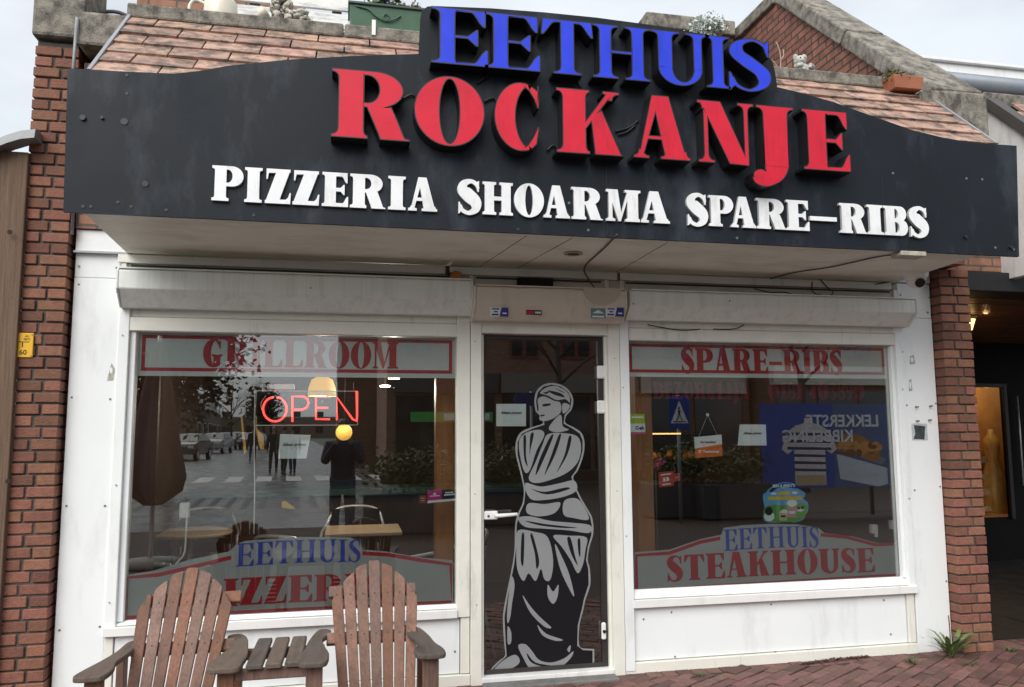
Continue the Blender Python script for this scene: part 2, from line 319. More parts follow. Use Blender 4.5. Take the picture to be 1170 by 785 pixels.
# ---------------------------------------------------------------- slab serif capitals, cap height 1
def glyph(ch, s=.27, t=.075, sf=.06, se=.075, br=.07):
    G = []
    def P(*pts): G.append((0, list(pts)))
    def H(pts): G.append((None, list(pts)))
    def A(pts): G.append((0, list(pts)))
    def curve(x, y, dx, dy, n=4):  # concave bracket from (x+dx, y) to (x, y+dy)
        return [(x+dx*(1-u)**2, y+dy*u**2) for u in [i/n for i in range(n+1)]]
    def foot(x0, x1, y=0, up=1, l=None, r=None):
        l = se if l is None else l; r = se if r is None else r
        a = [(x1+r, y)] + curve(x1, y+up*sf, r, up*br) + curve(x0, y+up*sf, -l, up*br)[::-1] + [(x0-l, y)]
        A(a)
    def stem(x, wd, y0=0., y1=1., b=True, tp=True, **k):
        A(rect2(x, x+wd, y0, y1))
        if b: foot(x, x+wd, y0, 1, **k)
        if tp: foot(x, x+wd, y1, -1, **k)
    def diag(x0, y0, x1, y1, wd): P((x0, y0), (x0+wd, y0), (x1+wd, y1), (x1, y1))
    x = se
    if ch == 'I': stem(x, s); W = 2*se+s
    elif ch in 'EFL':
        W = x+s+.40; stem(x, s, r=.03)
        def arm(y, d, w_):
            A([(x+s-.01, y), (w_, y), (w_+.012*0, y+d*.30), (w_-.035, y+d*.30)] + [(w_-.035-(.15)*(u**.6), y+d*(t*.9+(.30-t*.9)*(1-u)**2.2)) for u in (.15, .35, .6, .8, 1.)] + [(x+s-.01, y+d*t*.9)])
        arm(0, 1, W)
        if ch != 'L':
            arm(1, -1, W-.03); m = W-.12
            A([(x+s-.01, .5-t*.45), (m-.13, .5-t*.45), (m-.03, .5-.15), (m, .5-.15), (m, .5+.15), (m-.03, .5+.15), (m-.13, .5+t*.45), (x+s-.01, .5+t*.45)])
    elif ch == 'T':
        W = s+.52; c = W/2; stem(c-s/2, s, tp=False)
        A([(0.02, 1), (W-.02, 1), (W, .70), (W-.035, .70)] + [(W-.035-.16*(u**.7), .70+(1-t-.70)*(1-(1-u)**2)) for u in (.2, .45, .7, 1)] + [(.195-.16*(u**.7) if False else .035+.16*((1-u)**.7), .70+(1-t-.70)*(1-(u)**2)) for u in (0, .3, .55, .8)] + [(.035, .70), (0, .70)])
    elif ch == 'H':
        g = .30; stem(x, s); stem(x+s+g, s); A(rect2(x+s-.01, x+s+g+.01, .5-t/2, .5+t/2)); W = 2*x+2*s+g
    elif ch == 'U':
        g = .27; s2 = max(s*.62, t); x1 = x+s+g
        A(rect2(x, x+s, .30, 1)); foot(x, x+s, 1, -1); A(rect2(x1, x1+s2, .30, 1)); foot(x1, x1+s2, 1, -1)
        cx = (x+x1+s2)/2; A(ell(cx, .31, cx-x, .33, 24, 180, 360)); H(ell((x+s+x1)/2, .31, g/2, .31-t, 20, 180, 360)+[(x1, .5), (x+s, .5)])
        A(rect2(x1, x1+s2, .31, 1)); A(rect2(x, x+s, .31, 1)); W = x1+s2+se
    elif ch in 'PR':
        W = x+s+.19+s*.95; bw_ = W-x-s; stem(x, s, r=.05 if ch == 'R' else None)
        lo = .42 if ch == 'P' else .46; c = (1+lo)/2
        rb = min(bw_-.02, .36); A([(x+s-.01, 1), (W-rb, 1)] + ell(W-rb, c, rb, (1-lo)/2, 20, 90, -90) + [(x+s-.01, lo)])
        H([(x+s, 1-t*.85), (x+s+.03, 1-t*.85)] + ell(x+s+.04, c, .15, (1-lo)/2-t*.85, 14, 90, -90) + [(x+s, lo+t*.85)])
        if ch == 'R':
            lx = x+s+.02; W2 = W+.07
            A([(lx, .49), (lx+s*1.0, .49)] + [(lx+s*1.0+(W2-.05-lx-s)*(u), .49-(.49-.05)*(u**1.05)) for u in (.3, .6, .85, 1)] + [(W2+.02, .03), (W2+.02, 0), (W2-s*1.05-.02, 0), (W2-s-.07, .1)])
            W = W2+.02
    elif ch in 'OQ0':
        W = .27+2*s if ch == 'O' else .16+2*s
        A(ell(W/2, .5, W/2, .525, 44)); H(ell(W/2, .5, W/2-s*1.02, .525-t*.55, 36))
    elif ch in 'CG':
        W = .48+s; cx = W/2+.02
        A(ell(cx, .5, cx, .525, 44)); H(ell(s*1.02+.25, .5, .25, .525-t*.55, 36))
        H([(cx+.06, .62 if ch == 'C' else .66), (cx+1, .9), (cx+1, .1), (cx+.06, .38)]); H([(cx+.24, 1.2), (cx+1, 1.2), (cx+1, -.3), (cx+.24, -.3)])
        A([(cx+.02, 1.018)] + [(cx+.06+.10*u, 1.012-.03*u) for u in (.5, 1)] + [(cx+.245, .92), (cx+.25, .985), (cx+.28, .985), (cx+.28, .645), (cx+.245, .645), (cx+.2, .78), (cx+.12, .9), (cx+.02, .975)])
        if ch == 'C': A([(cx+.02, -.018), (cx+.16, .01), (cx+.245, .10), (cx+.285, .36), (cx+.25, .36), (cx+.18, .2), (cx+.1, .08), (cx+.02, .025)]); W = cx+.285
        else: A(rect2(cx+.28-s*.92, cx+.28, .03, .42)); foot(cx+.28-s*.92, cx+.28, .45, -1); A([(cx, -.02), (cx+.15, -.005), (cx+.28, .06), (cx+.28-s*.9, .1), (cx, .03)]); W = cx+.28+se
    elif ch == 'K':
        W = x+s+.50; stem(x, s, r=.05)
        A([(x+s-.02, .36), (x+s-.02, .50), (W-.22, .96), (W-.12, .96)]); foot(W-.20, W-.13, 1, -1, l=.07, r=.10)
        A([(x+s+.06, .60), (x+s+.22, .70), (W-.02, .04), (W+.03, 0), (W-s-.06, 0), (W-s-.06, .05)]); W = W+.04
    elif ch == 'A':
        W = s+.55; ap = .40
        A([(ap-.11, 1.01), (ap+.16, 1.01), (W-.06, .03), (W-.06-s*1.03, .03)]); A([(ap-.11, 1.01), (ap+.02, .95), (.155, .03), (.155-t*.9, .03)])
        A([(.16, .30), (W-.2, .30), (W-.2, .30+t*.8), (.2, .30+t*.8)])
        foot(.155-t*.9, .155, 0, 1, l=.08, r=.09); foot(W-.06-s*1.0, W-.06, 0, 1, l=.08, r=.06)
    elif ch == 'N':
        W = .30+s+.34; a = .10; b = W-.10-t
        A(rect2(a, a+t, 0, 1)); foot(a, a+t, 0, 1, l=.10, r=.10); A(rect2(b, b+t, 0, 1)); foot(b, b+t, 1, -1, l=.10, r=.10)
        A([(a-.06, 1), (a+s*.92, 1), (b+t, .0), (b+t-.02, -.015), (b+t-s*1.05, 0)]); foot(a-.02, a+.1, 1, -1, l=.08, r=0)
    elif ch == 'M':
        W = s*1.0+.80; a = .09; b = W-se-s
        A(rect2(a, a+t, 0, 1)); foot(a, a+t, 0, 1, l=.09, r=.09); stem(b, s)
        m = (a+b)/2+.06
        A([(a-.03, 1), (a+s*.85, 1), (m+.06, .12), (m-.03, 0), (m-.05, 0)]); A([(b+.02, 1), (b+s*.3, 1), (m+.02, 0), (m-.04, 0)]); foot(a, a+.08, 1, -1, l=.08, r=0)
    elif ch == 'J':
        x = .20; stem(x, s, .0, 1, b=False)
        A(stroke([(x+s/2, .30, s), (x+s/2, .06, s), (x+s/2-.03, -.12, s*.8), (x+s*.25-.02, -.245, s*.42), (x-.02, -.28, t*1.1), (x-.1, -.235, t*1.1), (x-.12, -.16, t)])); A(ell(x-.045, -.145, .105, .105, 20)); W = x+s+se
    elif ch == 'Z':
        W = .40+s*1.0
        A([(.03, 1), (W-.01, 1), (W-.01, 1-t*.7), (W-.1, .9), (.10, .9+.1-t), (.065, .70), (.03, .70)])
        A([(0, 0), (W, 0), (W+.015, .32), (W-.02, .32), (W-.07, t+.06), (W-.14, t), (.1, t), (0, t*.7)])
        A([(0, .0), (s*1.1, .0), (W-.01, 1), (W-.01-s*1.1, 1)])
    elif ch == 'S':
        W = .36+s*.9; k = W
        A(stroke([(k*.88, .76, t*.6), (k*.80, .90, t), (k*.56, .985, t*1.05), (k*.27, .90, s*.62), (k*.22, .72, s*.95), (k*.46, .55, s*1.12), (k*.75, .36, s*1.0), (k*.76, .14, s*.66), (k*.48, .015, t*1.05), (k*.2, .09, t), (k*.11, .25, t*.6)], 7))
        A([(k*.86, .67), (k*.91, .67), (k*.92, 1.0), (k*.87, 1.0), (k*.80, .93), (k*.78, .86)]); A([(k*.03, .34), (k*.08, .34), (k*.16, .18), (k*.2, .08), (k*.12, .05), (k*.07, -.01), (k*.025, -.01)])
    elif ch in 'BD':
        W = x+s+.14+s*.95; stem(x, s, r=0)
        if ch == 'D': A([(x+s-.01, 1)] + ell(W-.34, .5, .34+.05, .5, 24, 90, -90) + [(x+s-.01, 0)]); H([(x+s, 1-t*.8)] + ell(x+s+.03, .5, .14, .5-t*.8, 16, 90, -90) + [(x+s, t*.8)]); W += .05
        else:
            for lo, hi, e in ((.49, 1, 0), (0, .55, .04)):
                A([(x+s-.01, hi), (W-.26, hi)] + ell(W-.26+e, (lo+hi)/2, .26, (hi-lo)/2, 18, 90, -90) + [(x+s-.01, lo)])
            for lo, hi, e in ((.49, 1, 0), (0, .55, .04)):
                H([(x+s, hi-t*.75)] + ell(x+s+.015, (lo+hi)/2, max(.09, W-x-s-.015-s*.95+e), (hi-lo)/2-t*.75, 14, 90, -90) + [(x+s, lo+t*.75)])
            W += .04
    elif ch == '-': A(rect2(.02, .70, .36, .50)); W = .72
    elif ch == '1': stem(x+.03, s*.9, tp=False); A([(x+.03, 1), (x+.03+s*.9, 1), (x+.03, .8), (0, .8), (0, .84)]); W = 2*se+s
    elif ch == '8':
        W = .36+s*.7
        A(ell(W/2, .75, W*.44, .265, 28)); A(ell(W/2, .26, W*.5, .28, 28)); H(ell(W/2, .76, W*.16, .19, 20)); H(ell(W/2, .25, W*.18, .2, 20))
    elif ch == '4':
        W = .62; A([(.36, 1), (.50, 1), (.50, 0), (.50-s*.8, 0), (.50-s*.8, .8)]); A([(0, .24), (.6, .24), (.6, .24+t*1.3), (.1, .24+t*1.3), (.40, .94), (.40, 1)]); A([(0, .24), (.12, .24), (.42, 1), (.36, 1)])
    elif ch == '3':
        W = .5; A(stroke([(.05, .78, t*1.6), (.22, .97, t), (.36, .78, s*.8), (.2, .53, t), (.39, .28, s*.9), (.22, .03, t), (.04, .2, t*1.8)]))
    elif ch == '9':
        W = .52; A(ell(.26, .68, .26, .335, 28)); H(ell(.26, .68, .10, .26, 20)); A(stroke([(.40, .7, s*.8), (.40, .4, s*.75), (.28, .08, s*.4), (.1, .05, t*1.4)]))
    else: W = .35
    return G, W
def put_letter(name, ch, x0, x1, z0, z1, Y, mats, parent, gk={}, base=None, top=None, **k):
    """fit a letter's outline between x0..x1; z0 is the baseline and z1 the cap line"""
    G, W = glyph(ch, **gk)
    xs = [p[0] for v, pts in G if v is not None for p in pts]
    a, b = min(xs), max(xs); sx = (x1-x0)/(b-a); sz = z1-z0
    return flat(name, [(v, [(x0+(p[0]-a)*sx, z0+p[1]*sz) for p in pts]) for v, pts in G], Y, mats, parent, **k)
def put_word(txt, x0, x1, z0, z1, Y, mats, parent, gk={}, gap=.06, name='letter', arch=0.0, **k):
    ws = []
    for c in txt:
        if c == ' ': ws.append((0, .35)); continue
        G, W = glyph(c, **gk); xs = [p[0] for v, pts in G if v is not None for p in pts]; ws.append((min(xs), max(xs)-min(xs)))
    tot = sum(b for a, b in ws)+gap*(len(txt)-1); sc = (x1-x0)/tot; x = x0; out = []
    for c, (a, b) in zip(txt, ws):
        if c != ' ':
            u = ((x+b*sc/2)-(x0+x1)/2)/((x1-x0)/2); dz = -arch*u*u
            out.append(put_letter(name, c, x, x+b*sc, z0+dz, z1+dz, Y, mats, parent, gk, **k))
        x += (b+gap)*sc
    return out
def text(name, body, loc, size, m, parent=None, rot=(math.pi/2, 0, 0), ext=0.0004, bold=0.0, align='CENTER', shear=0, sx=1.0):
    cu = bpy.data.curves.new(name, 'FONT'); cu.body = body; cu.size = size; cu.extrude = ext; cu.offset = bold; cu.align_x = align; cu.align_y = 'CENTER'; cu.shear = shear; cu.resolution_u = 3
    tmp = bpy.data.objects.new(name, cu); COL.objects.link(tmp)
    bpy.context.view_layer.update()
    me = bpy.data.meshes.new_from_object(tmp.evaluated_get(bpy.context.evaluated_depsgraph_get())); bpy.data.objects.remove(tmp); bpy.data.curves.remove(cu)
    me.materials.clear(); me.materials.append(m)
    o = ORG.get(parent.name, Vector((0, 0, 0))) if parent else Vector((0, 0, 0))
    from mathutils import Euler
    me.transform(Matrix.Translation(Vector(loc)-o) @ Euler(rot).to_matrix().to_4x4() @ Matrix.Diagonal((sx, 1, 1, 1)))
    me.name = name; ob = bpy.data.objects.new(name, me); COL.objects.link(ob); ORG[ob.name] = o
    if parent: ob.parent = parent
    return ob
# ================================================================ THE GROUND
SL = (0.0766, 1.0)                                   # the street runs straight away behind the camera, leaning a little to the left
def ground(name, pts, z, m, kind='structure'):
    b = MB(); b.poly([(x, y, z) for x, y in pts]); return tag(b.build(name, m), kind=kind)
asph = mat('wet_asphalt', (.19, .193, .20), .26, .3, 1.5, .25, 30, dirt=(.10, .10, .105), damt=.6, dscale=(.6, .25, 1), dlo=.45, dhi=.6)
def brickmat(name, c1, c2, cm, sc, rough, rot=0.0, bw=.2, bh=.1, ms=.008):
    m = bpy.data.materials.new(name); m.use_nodes = True; nt = m.node_tree; b = nt.nodes['Principled BSDF']; L = nt.links.new
    tc = N(nt, 'ShaderNodeTexCoord'); mp = N(nt, 'ShaderNodeMapping'); mp.inputs['Rotation'].default_value = (0, 0, 0) if rot == 'yz' else rot if isinstance(rot, tuple) else (0, 0, rot)
    br = N(nt, 'ShaderNodeTexBrick'); br.inputs['Color1'].default_value = (*c1, 1); br.inputs['Color2'].default_value = (*c2, 1); br.inputs['Mortar'].default_value = (*cm, 1)
    br.inputs['Scale'].default_value = sc; br.inputs['Mortar Size'].default_value = ms; br.inputs['Brick Width'].default_value = bw; br.inputs['Row Height'].default_value = bh; br.inputs['Mortar Smooth'].default_value = .1
    n = N(nt, 'ShaderNodeTexNoise'); n.inputs['Scale'].default_value = 12; n.inputs['Detail'].default_value = 6
    r = N(nt, 'ShaderNodeMapRange'); r.inputs[1].default_value = .25; r.inputs[2].default_value = .75; r.inputs[3].default_value = .65; r.inputs[4].default_value = 1.3
    s_ = N(nt, 'ShaderNodeVectorMath', operation='SCALE'); bp = N(nt, 'ShaderNodeBump'); bp.inputs['Strength'].default_value = .6; bp.inputs['Distance'].default_value = .01; bp.invert = True
    if rot == 'yz':
        se_, co_ = N(nt, 'ShaderNodeSeparateXYZ'), N(nt, 'ShaderNodeCombineXYZ'); L(tc.outputs['Object'], se_.inputs[0]); L(se_.outputs['Y'], co_.inputs['X']); L(se_.outputs['Z'], co_.inputs['Y']); L(co_.outputs[0], br.inputs['Vector'])
    else: L(tc.outputs['Object'], mp.inputs[0]); L(mp.outputs[0], br.inputs['Vector'])
    L(tc.outputs['Object'], n.inputs['Vector']); L(n.outputs['Fac'], r.inputs[0])
    L(br.outputs['Color'], s_.inputs[0]); L(r.outputs[0], s_.inputs['Scale']); L(s_.outputs[0], b.inputs['Base Color']); L(br.outputs['Fac'], bp.inputs['Height']); L(bp.outputs[0], b.inputs['Normal'])
    b.inputs['Roughness'].default_value = rough; MATS[name] = m; return m
pave_far = brickmat('street_pavers', (.05, .032, .028), (.065, .042, .036), (.02, .019, .018), 1, .85, rad(33))
wallbrick = brickmat('brick_wall_brown', (.25, .115, .075), (.33, .165, .105), (.10, .09, .08), 1, .85, (rad(90), 0, 0), .22, .07, .008)
wallbrick_yz = brickmat('brick_wall_red', (.20, .075, .05), (.29, .12, .08), (.05, .044, .04), 1, .85, 'yz', .22, .072, .009)
ground('ground', [(-600, -900), (600, -900), (600, 300), (-600, 300)], -.012, mat('far_ground', (.10, .10, .085), .9, .3, .05))
ground('pavement', [(-14, -8.6), (30, -8.6), (30, .0), (-14, .0)], -.009, pave_far)
ground('road', [(-6, -8.6), (2.2, -8.6), (-5.0, -120), (-15, -120)], -.002, asph)
ground('side_street', [(2.2, -8.6), (30, -8.6), (30, -18), (1.5, -18)], -.004, brickmat('shopping_street_pavers', (.06, .042, .036), (.08, .058, .05), (.03, .028, .026), 1, .55, 0))
b = MB()
for k in range(9):                                  # zebra bars lie along the street
    x = -6.6+k*.95; b.poly([(x, -21.2, .003), (x+.5, -21.2, .003), (x+.5-.2, -24.0, .003), (x-.2, -24.0, .003)])
tag(b.build('zebra_crossing', mat('road_paint', (.72, .72, .70), .6, .15, 6)), kind='structure')
b = MB()
for k in range(22):
    x = -6.1+k*.36; b.poly([(x, -12.2, .003), (x+.14, -12.2, .003), (x+.14-.18, -15.2, .003), (x-.18, -15.2, .003)])
tag(b.build('ribbed_paving', mat('pale_ribs', (.16, .16, .165), .5, .2, 6)), kind='structure')
# the brick pavement in front of the shop, laid brick by brick in running bond
b = MB(); ang = rad(32); cx, sx_ = math.cos(ang), math.sin(ang); bl, bw = .205, .083
for i in range(-40, 40):
    for j in range(-14, 46):
        u = i*bl + (j % 2)*bl/2 + random.uniform(-.003, .003); v = j*bw
        x = 2.6+u*cx-v*sx_; y = -2.0+u*sx_+v*cx
        if not (-1.9 < x < 6.2 and -2.3 < y < .03): continue
        if -1.6 < x < 4.62 and y > -.16: continue
        dz = random.uniform(-.004, .003); g = .0035; tl = random.uniform(-.004, .004)
        o = Vector((x, y, -.006)); ax = Vector((cx*(bl-2*g), sx_*(bl-2*g), tl)); ay = Vector((-sx_*(bw-2*g), cx*(bw-2*g), tl))
        b.obox(o, ax, ay, (0, 0, .012+dz))
b.mi = 0
for k in range(60):                                 # a soldier course against the shop front
    x = -1.6+k*.105
    if x < 4.7: b.box(x+.003, x+.102, -.105, -.0, -.006, .004+random.uniform(-.003, .003)) if not (.82 < x < 1.8) else b.box(x+.003, x+.102, -.105, -.0, -.006, .002)
tag(b.build('brick_paving', paver, bev=.003), kind='structure')
b = MB(); b.poly([(x_, y_, -.0045) for x_, y_ in ((-1.95, -2.35), (6.3, -2.35), (6.3, .05), (-1.95, .05))]); tag(b.build('paving_joints', sand), kind='structure')

# ================================================================ THE SHOP
shop = thing('shop_building', 'white timber shop front under a black fascia, clay tiled roof strip and stone coping above', 'shop', (1.35, 0, 0))
def pb(name, x0, x1, y0, y1, z0, z1, m, par=shop, bev=.003):
    b = MB(); b.box(x0, x1, y0, y1, z0, z1); return b.build(name, m, par, bev)
XL0, XL1, XG0, XG1, XM1, XD0, XD1, XD2, XR0, XR1, XR2, XR3 = -1.632, -1.365, -1.27, .712, .81, .893, 1.738, 1.90, 1.912, 3.99, 4.07, 4.352
# outer walls
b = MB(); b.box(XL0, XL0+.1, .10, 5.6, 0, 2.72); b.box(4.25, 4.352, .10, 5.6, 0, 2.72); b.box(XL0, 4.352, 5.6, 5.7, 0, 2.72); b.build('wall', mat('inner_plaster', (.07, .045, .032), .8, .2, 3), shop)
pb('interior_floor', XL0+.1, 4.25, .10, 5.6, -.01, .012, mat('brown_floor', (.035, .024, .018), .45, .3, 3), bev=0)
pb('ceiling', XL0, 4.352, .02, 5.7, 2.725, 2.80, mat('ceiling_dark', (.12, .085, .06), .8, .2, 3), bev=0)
sp = pb('side_panel', XL0, XL1, 0, .06, 0, 2.55, panelw); pb('side_panel', XL0, XL1, .004, .06, 2.553, 2.705, panelw)
pb('side_panel', XR2, XR3, 0, .06, 0, 2.44, panelw); pb('side_panel', XR2, XR3, .003, .06, 2.443, 2.705, panelw)
def screw(x, z, y=0.0, par=shop, r=.0065, m=screwm):
    b = MB(); b.tube([(x, y+.002, z), (x, y-.003, z)], r, 8); return b.build('screw', m, par)
for px, py in ((90, 304), (133, 306), (90, 325), (82, 454), (126, 456), (76, 578), (120, 578), (68, 720), (114, 716)): screw(*xz(px, py))
for px, py in ((1029, 337), (1062, 340), (1060, 357), (1031, 402), (1036, 463), (1069, 461), (1045, 560), (1074, 556), (1081, 664)): screw(*xz(px, py))
# frames round the two shop windows and the door
b = MB(); b.box(XL1, XG0-.035, -.015, .09, .425, 2.37); b.box(XG0-.035, XG0, .012, .09, .50, 2.23); b.build('window_jamb', panelw, shop, .003)
pb('mullion', XG1, XM1-.012, -.012, .09, .425, 2.37, framew); pb('mullion', XM1-.008, XD0-.02, -.022, .10, 0, 2.40, framew); pb('door_stop', XD0-.02, XD0, .01, .10, .04, 2.25, framew)
pb('door_stop', XD1, XD1+.02, .01, .10, .04, 2.25, framew); pb('mullion', XD1+.02, XD2-.062, -.022, .10, 0, 2.40, framew); pb('mullion', XD2-.058, XR0-.004, -.018, .09, .02, 2.37, panelw)
b = MB(); b.box(XR1, XR1+.025, .012, .09, .53, 2.23); b.box(XR1+.025, XR2, -.015, .09, .425, 2.40); b.build('window_jamb', panelw, shop, .003)
for x0, x1 in ((XL1, XG1), (XR0-.003, XR2)):
    b = MB(); b.box(x0+.004, x1, -.010, .09, 2.23, 2.315); b.box(x0+.004, x1, .005, .09, 2.318, 2.372); b.build('window_head', framew, shop, .004)
    b = MB(); b.box(x0-.003, x1+.003, -.030, .06, .425, .478); b.xprof([(-.012, .482), (.06, .482), (.06, .533 if x0 > 0 else .50), (.035, .533 if x0 > 0 else .50)], x0+.004, x1); b.build('window_sill', white, shop, .003)
pb('lintel', XD0-.02, XD1+.02, -.012, .10, 2.26, 2.36, framew); 
# stall risers under the windows
for x0, x1 in ((XL1, XM1), (XD2-.058, XR2)):
    pb('riser_panel', x0+.055, x1-.075, .012, .05, .075, .415, panelw); pb('riser_post', x0, x0+.05, .0, .05, .04, .424, framew); pb('riser_post', x1-.07, x1-.012, .0, .05, .075, .424, framew)
    pb('plinth', x0, x1-.01, -.012, .055, .0, .07, framew)
for px, py in ((736, 708), (772, 751), (882, 691), (887, 746), (1011, 686), (1019, 751-26), (1011, 742), (768, 700)): screw(*xz(px, py), y=.012)
for px, py in ((300, 752), (520, 745)): screw(*xz(px, py), y=.012)
for x, z in ((-1.34, 2.2), (-1.335, 1.3), (-1.34, .62), (.83, 2.2), (.83, 1.2), (.84, .5), (1.8, 2.1), (1.8, 1.2), (1.86, 1.9), (1.86, .9), (4.05, 1.9), (4.05, 1.1)): screw(x, z, -.02, r=.004)
# frieze above the shutter boxes
b = MB(); b.box(XL1, XR2, .0, .06, 2.37, 2.645); b.build('frieze', mat('frieze_board', (.56, .53, .47), .5, .07, 3, dirt=GRIME, damt=.5, dscale=(2, 3, 6), dlo=.48, dhi=.75), shop)
for x0, x1 in ((XL1-.02, .63), (.66, 1.83), (1.86, 4.0)): pb('frieze_rail', x0, x1, -.03, -.001, 2.648, 2.70, framew); 
for x in (XL1, .70, .79, 1.74, 1.85, 4.02): pb('frieze_rail', x, x+.03, -.022, -.001, 2.58, 2.646, framew)
for x0, x1 in ((XL1+.05, .68), (.84, 1.72), (1.9, 4.0)): pb('shadow_gap', x0, x1, -.004, .02, 2.628, 2.640, blackm, bev=0)
b = MB(); b.box(1.12, 1.36, -.06, -.002, 2.585, 2.635); b.build('vent_brush', mat('black_brush', (.008, .008, .008), .95, .3), shop)
# roller shutter boxes
def shutter(x0, x1, m, out=.165, zt=2.585, zb=2.365, step=.44, guide=True):
    zm = zb+(zt-zb)*.46
    pr = [(0, zt), (-out+.012, zt), (-out, zt-.012), (-out, zm), (-out+.095, zb), (0, zb)]
    b = MB(); b.xprof([(y-.001, z) for y, z in pr], x0+.012, x1-.012); o = b.build('shutter_box', m, shop, .004)
    for a, c in ((x0, x0+.0125), (x1-.0125, x1)):
        b = MB(); b.xprof([(y*1.02-.001, z+(.004 if z > zm else -.004)) for y, z in pr], a, c); b.build('end_cap', m, o, .003)
    b = MB(); b.box(x0+.012, x1-.012, -out-.006, -out+.03, zt, zt+.008); b.build('top_rail', m, o)
    return o
s1 = shutter(-1.352, .795, shutw); s3 = shutter(1.868, 4.096, shutw, zt=2.555)
s2 = shutter(.795, 1.835, beige, out=.20, zt=2.545, zb=2.335)
for x, z in ((-1.343, 2.44), (-1.343, 2.46), (1.89, 2.46), (-.23, 2.5), (2.6, 2.5)): screw(x, z, -.168, par=s1 if x < 1 else s3, r=.005)
# stickers and the half disc on the door's shutter box (front plane y=-.203)
st = MB(); st.box(.9, 1.7, -.150, -.149, 2.36, 2.37)
def sticker(px0, py0, px1, py1, Y, polys, mats, par, name): 
    x0, z1 = xz(px0, py0, Y); x1, z0 = xz(px1, py1, Y)
    return flat(name, [(v, [(x0+u*(x1-x0), z0+w_*(z1-z0)) for u, w_ in pts]) for v, pts in polys], Y, mats, par)
full = [(0, 0), (1, 0), (1, 1), (0, 1)]
navy = mat('navy_print', (.02, .03, .22), .4, .05)
for x0 in (560, 692): 
    o = sticker(x0, 351, x0+21, 362, -.2045, [(0, full), (1, [(.5, 0), (1, 0), (1, 1), (.62, 1)]), (1, [(.08, .12), (.45, .12), (.48, .3), (.1, .3)]), (1, [(.2, .45), (.42, .45), (.42, .6), (.2, .6)]), (1, [(.1, .75), (.5, .75), (.5, .9), (.1, .9)]), (0, [(.68, .3), (.9, .3), (.9, .45), (.68, .45)])], [silv_d, navy], s2, 'sticker')
sticker(601, 354, 619, 360, -.2045, [(0, full), (1, [(.05, .2), (.5, .2), (.5, .8), (.05, .8)]), (2, [(.58, .3), (.95, .3), (.95, .7), (.58, .7)])], [blackm, red_d, silv_d], s2, 'sticker')
sticker(675, 352, 692, 364, -.2045, [(0, full), (1, [(.1, .1), (.9, .1), (.9, .25), (.1, .25)]), (1, [(.1, .5), (.5, .85), (.9, .5)])], [mat('teal_print', (.12, .2, .22), .5), silv_d], s2, 'sticker')
x, z = xz(688, 329, -.202); flat('shutter_motor_cover', [(0, [(x+.0, z)] + ell(x, z, .135, .118, 24, 180, 360))], -.2022, mat('beige_cover', (.52, .46, .38), .5, .05), s2, thick=.004)

# the door
door = MB(); door.box(XD0, XD0+.012, .035, .07, .05, 2.245); door.box(XD1-.04, XD1, .035, .07, .05, 2.245); door.box(XD0+.012, XD1-.04, .035, .07, 2.225, 2.245); door.box(XD0+.012, XD1-.04, .035, .07, .05, .075)
door = door.build('door', mat('dark_door_frame', (.03, .026, .024), .4, .2), shop, .002)
pb('door_glass', XD0+.012, XD1-.04, .048, .054, .075, 2.225, glass, door, 0)
b = MB(); x, z = xz(556, 589, 0); b.box(x-.015, x+.075, -.004, .034, z-.028, z+.026); hp = b.build('handle_plate', white, door, .006)
b = MB(); b.tube([(x+.06, -.004, z+.002), (x+.06, -.045, z+.002), (x+.08, -.05, z+.002), (x+.195, -.05, z+.008)], [.012, .012, .013, .011], 10); b.build('handle', white, door, .002)
b = MB(); b.tube([(x+.012, -.006, z-.005), (x+.012, .0, z-.005)], .008); b.build('keyhole', blackm, door)
for py in (425, 465): x0, z0 = xz(687, py); b = MB(); b.box(x0-.022, x0+.035, .012, .036, z0-.045, z0+.045); b.build('hinge', white, door, .008)
x0, z0 = xz(691, 722); b = MB(); b.box(x0-.014, x0+.016, .012, .036, z0-.055, z0+.055); b.build('hinge', white, door, .008); b = MB(); b.tube([(x0, .004, z0), (x0, .014, z0)], .011); b.build('lock_cylinder', blackm, door)
pb('threshold', XD0-.02, XD1+.02, -.03, .08, .0, .045, white); pb('door_step', XD0-.02, XD1+.02, -.14, -.034, -.004, .022, mat('step_stone', (.16, .155, .15), .8, .3, 12, .4, 50), bev=.006)
# shop window glass
pb('window_pane', XG0, XG1, .048, .054, .50, 2.23, glass, bev=0); pb('window_pane', XR0-.002, XR1, .048, .054, .533, 2.23, glass, bev=0)

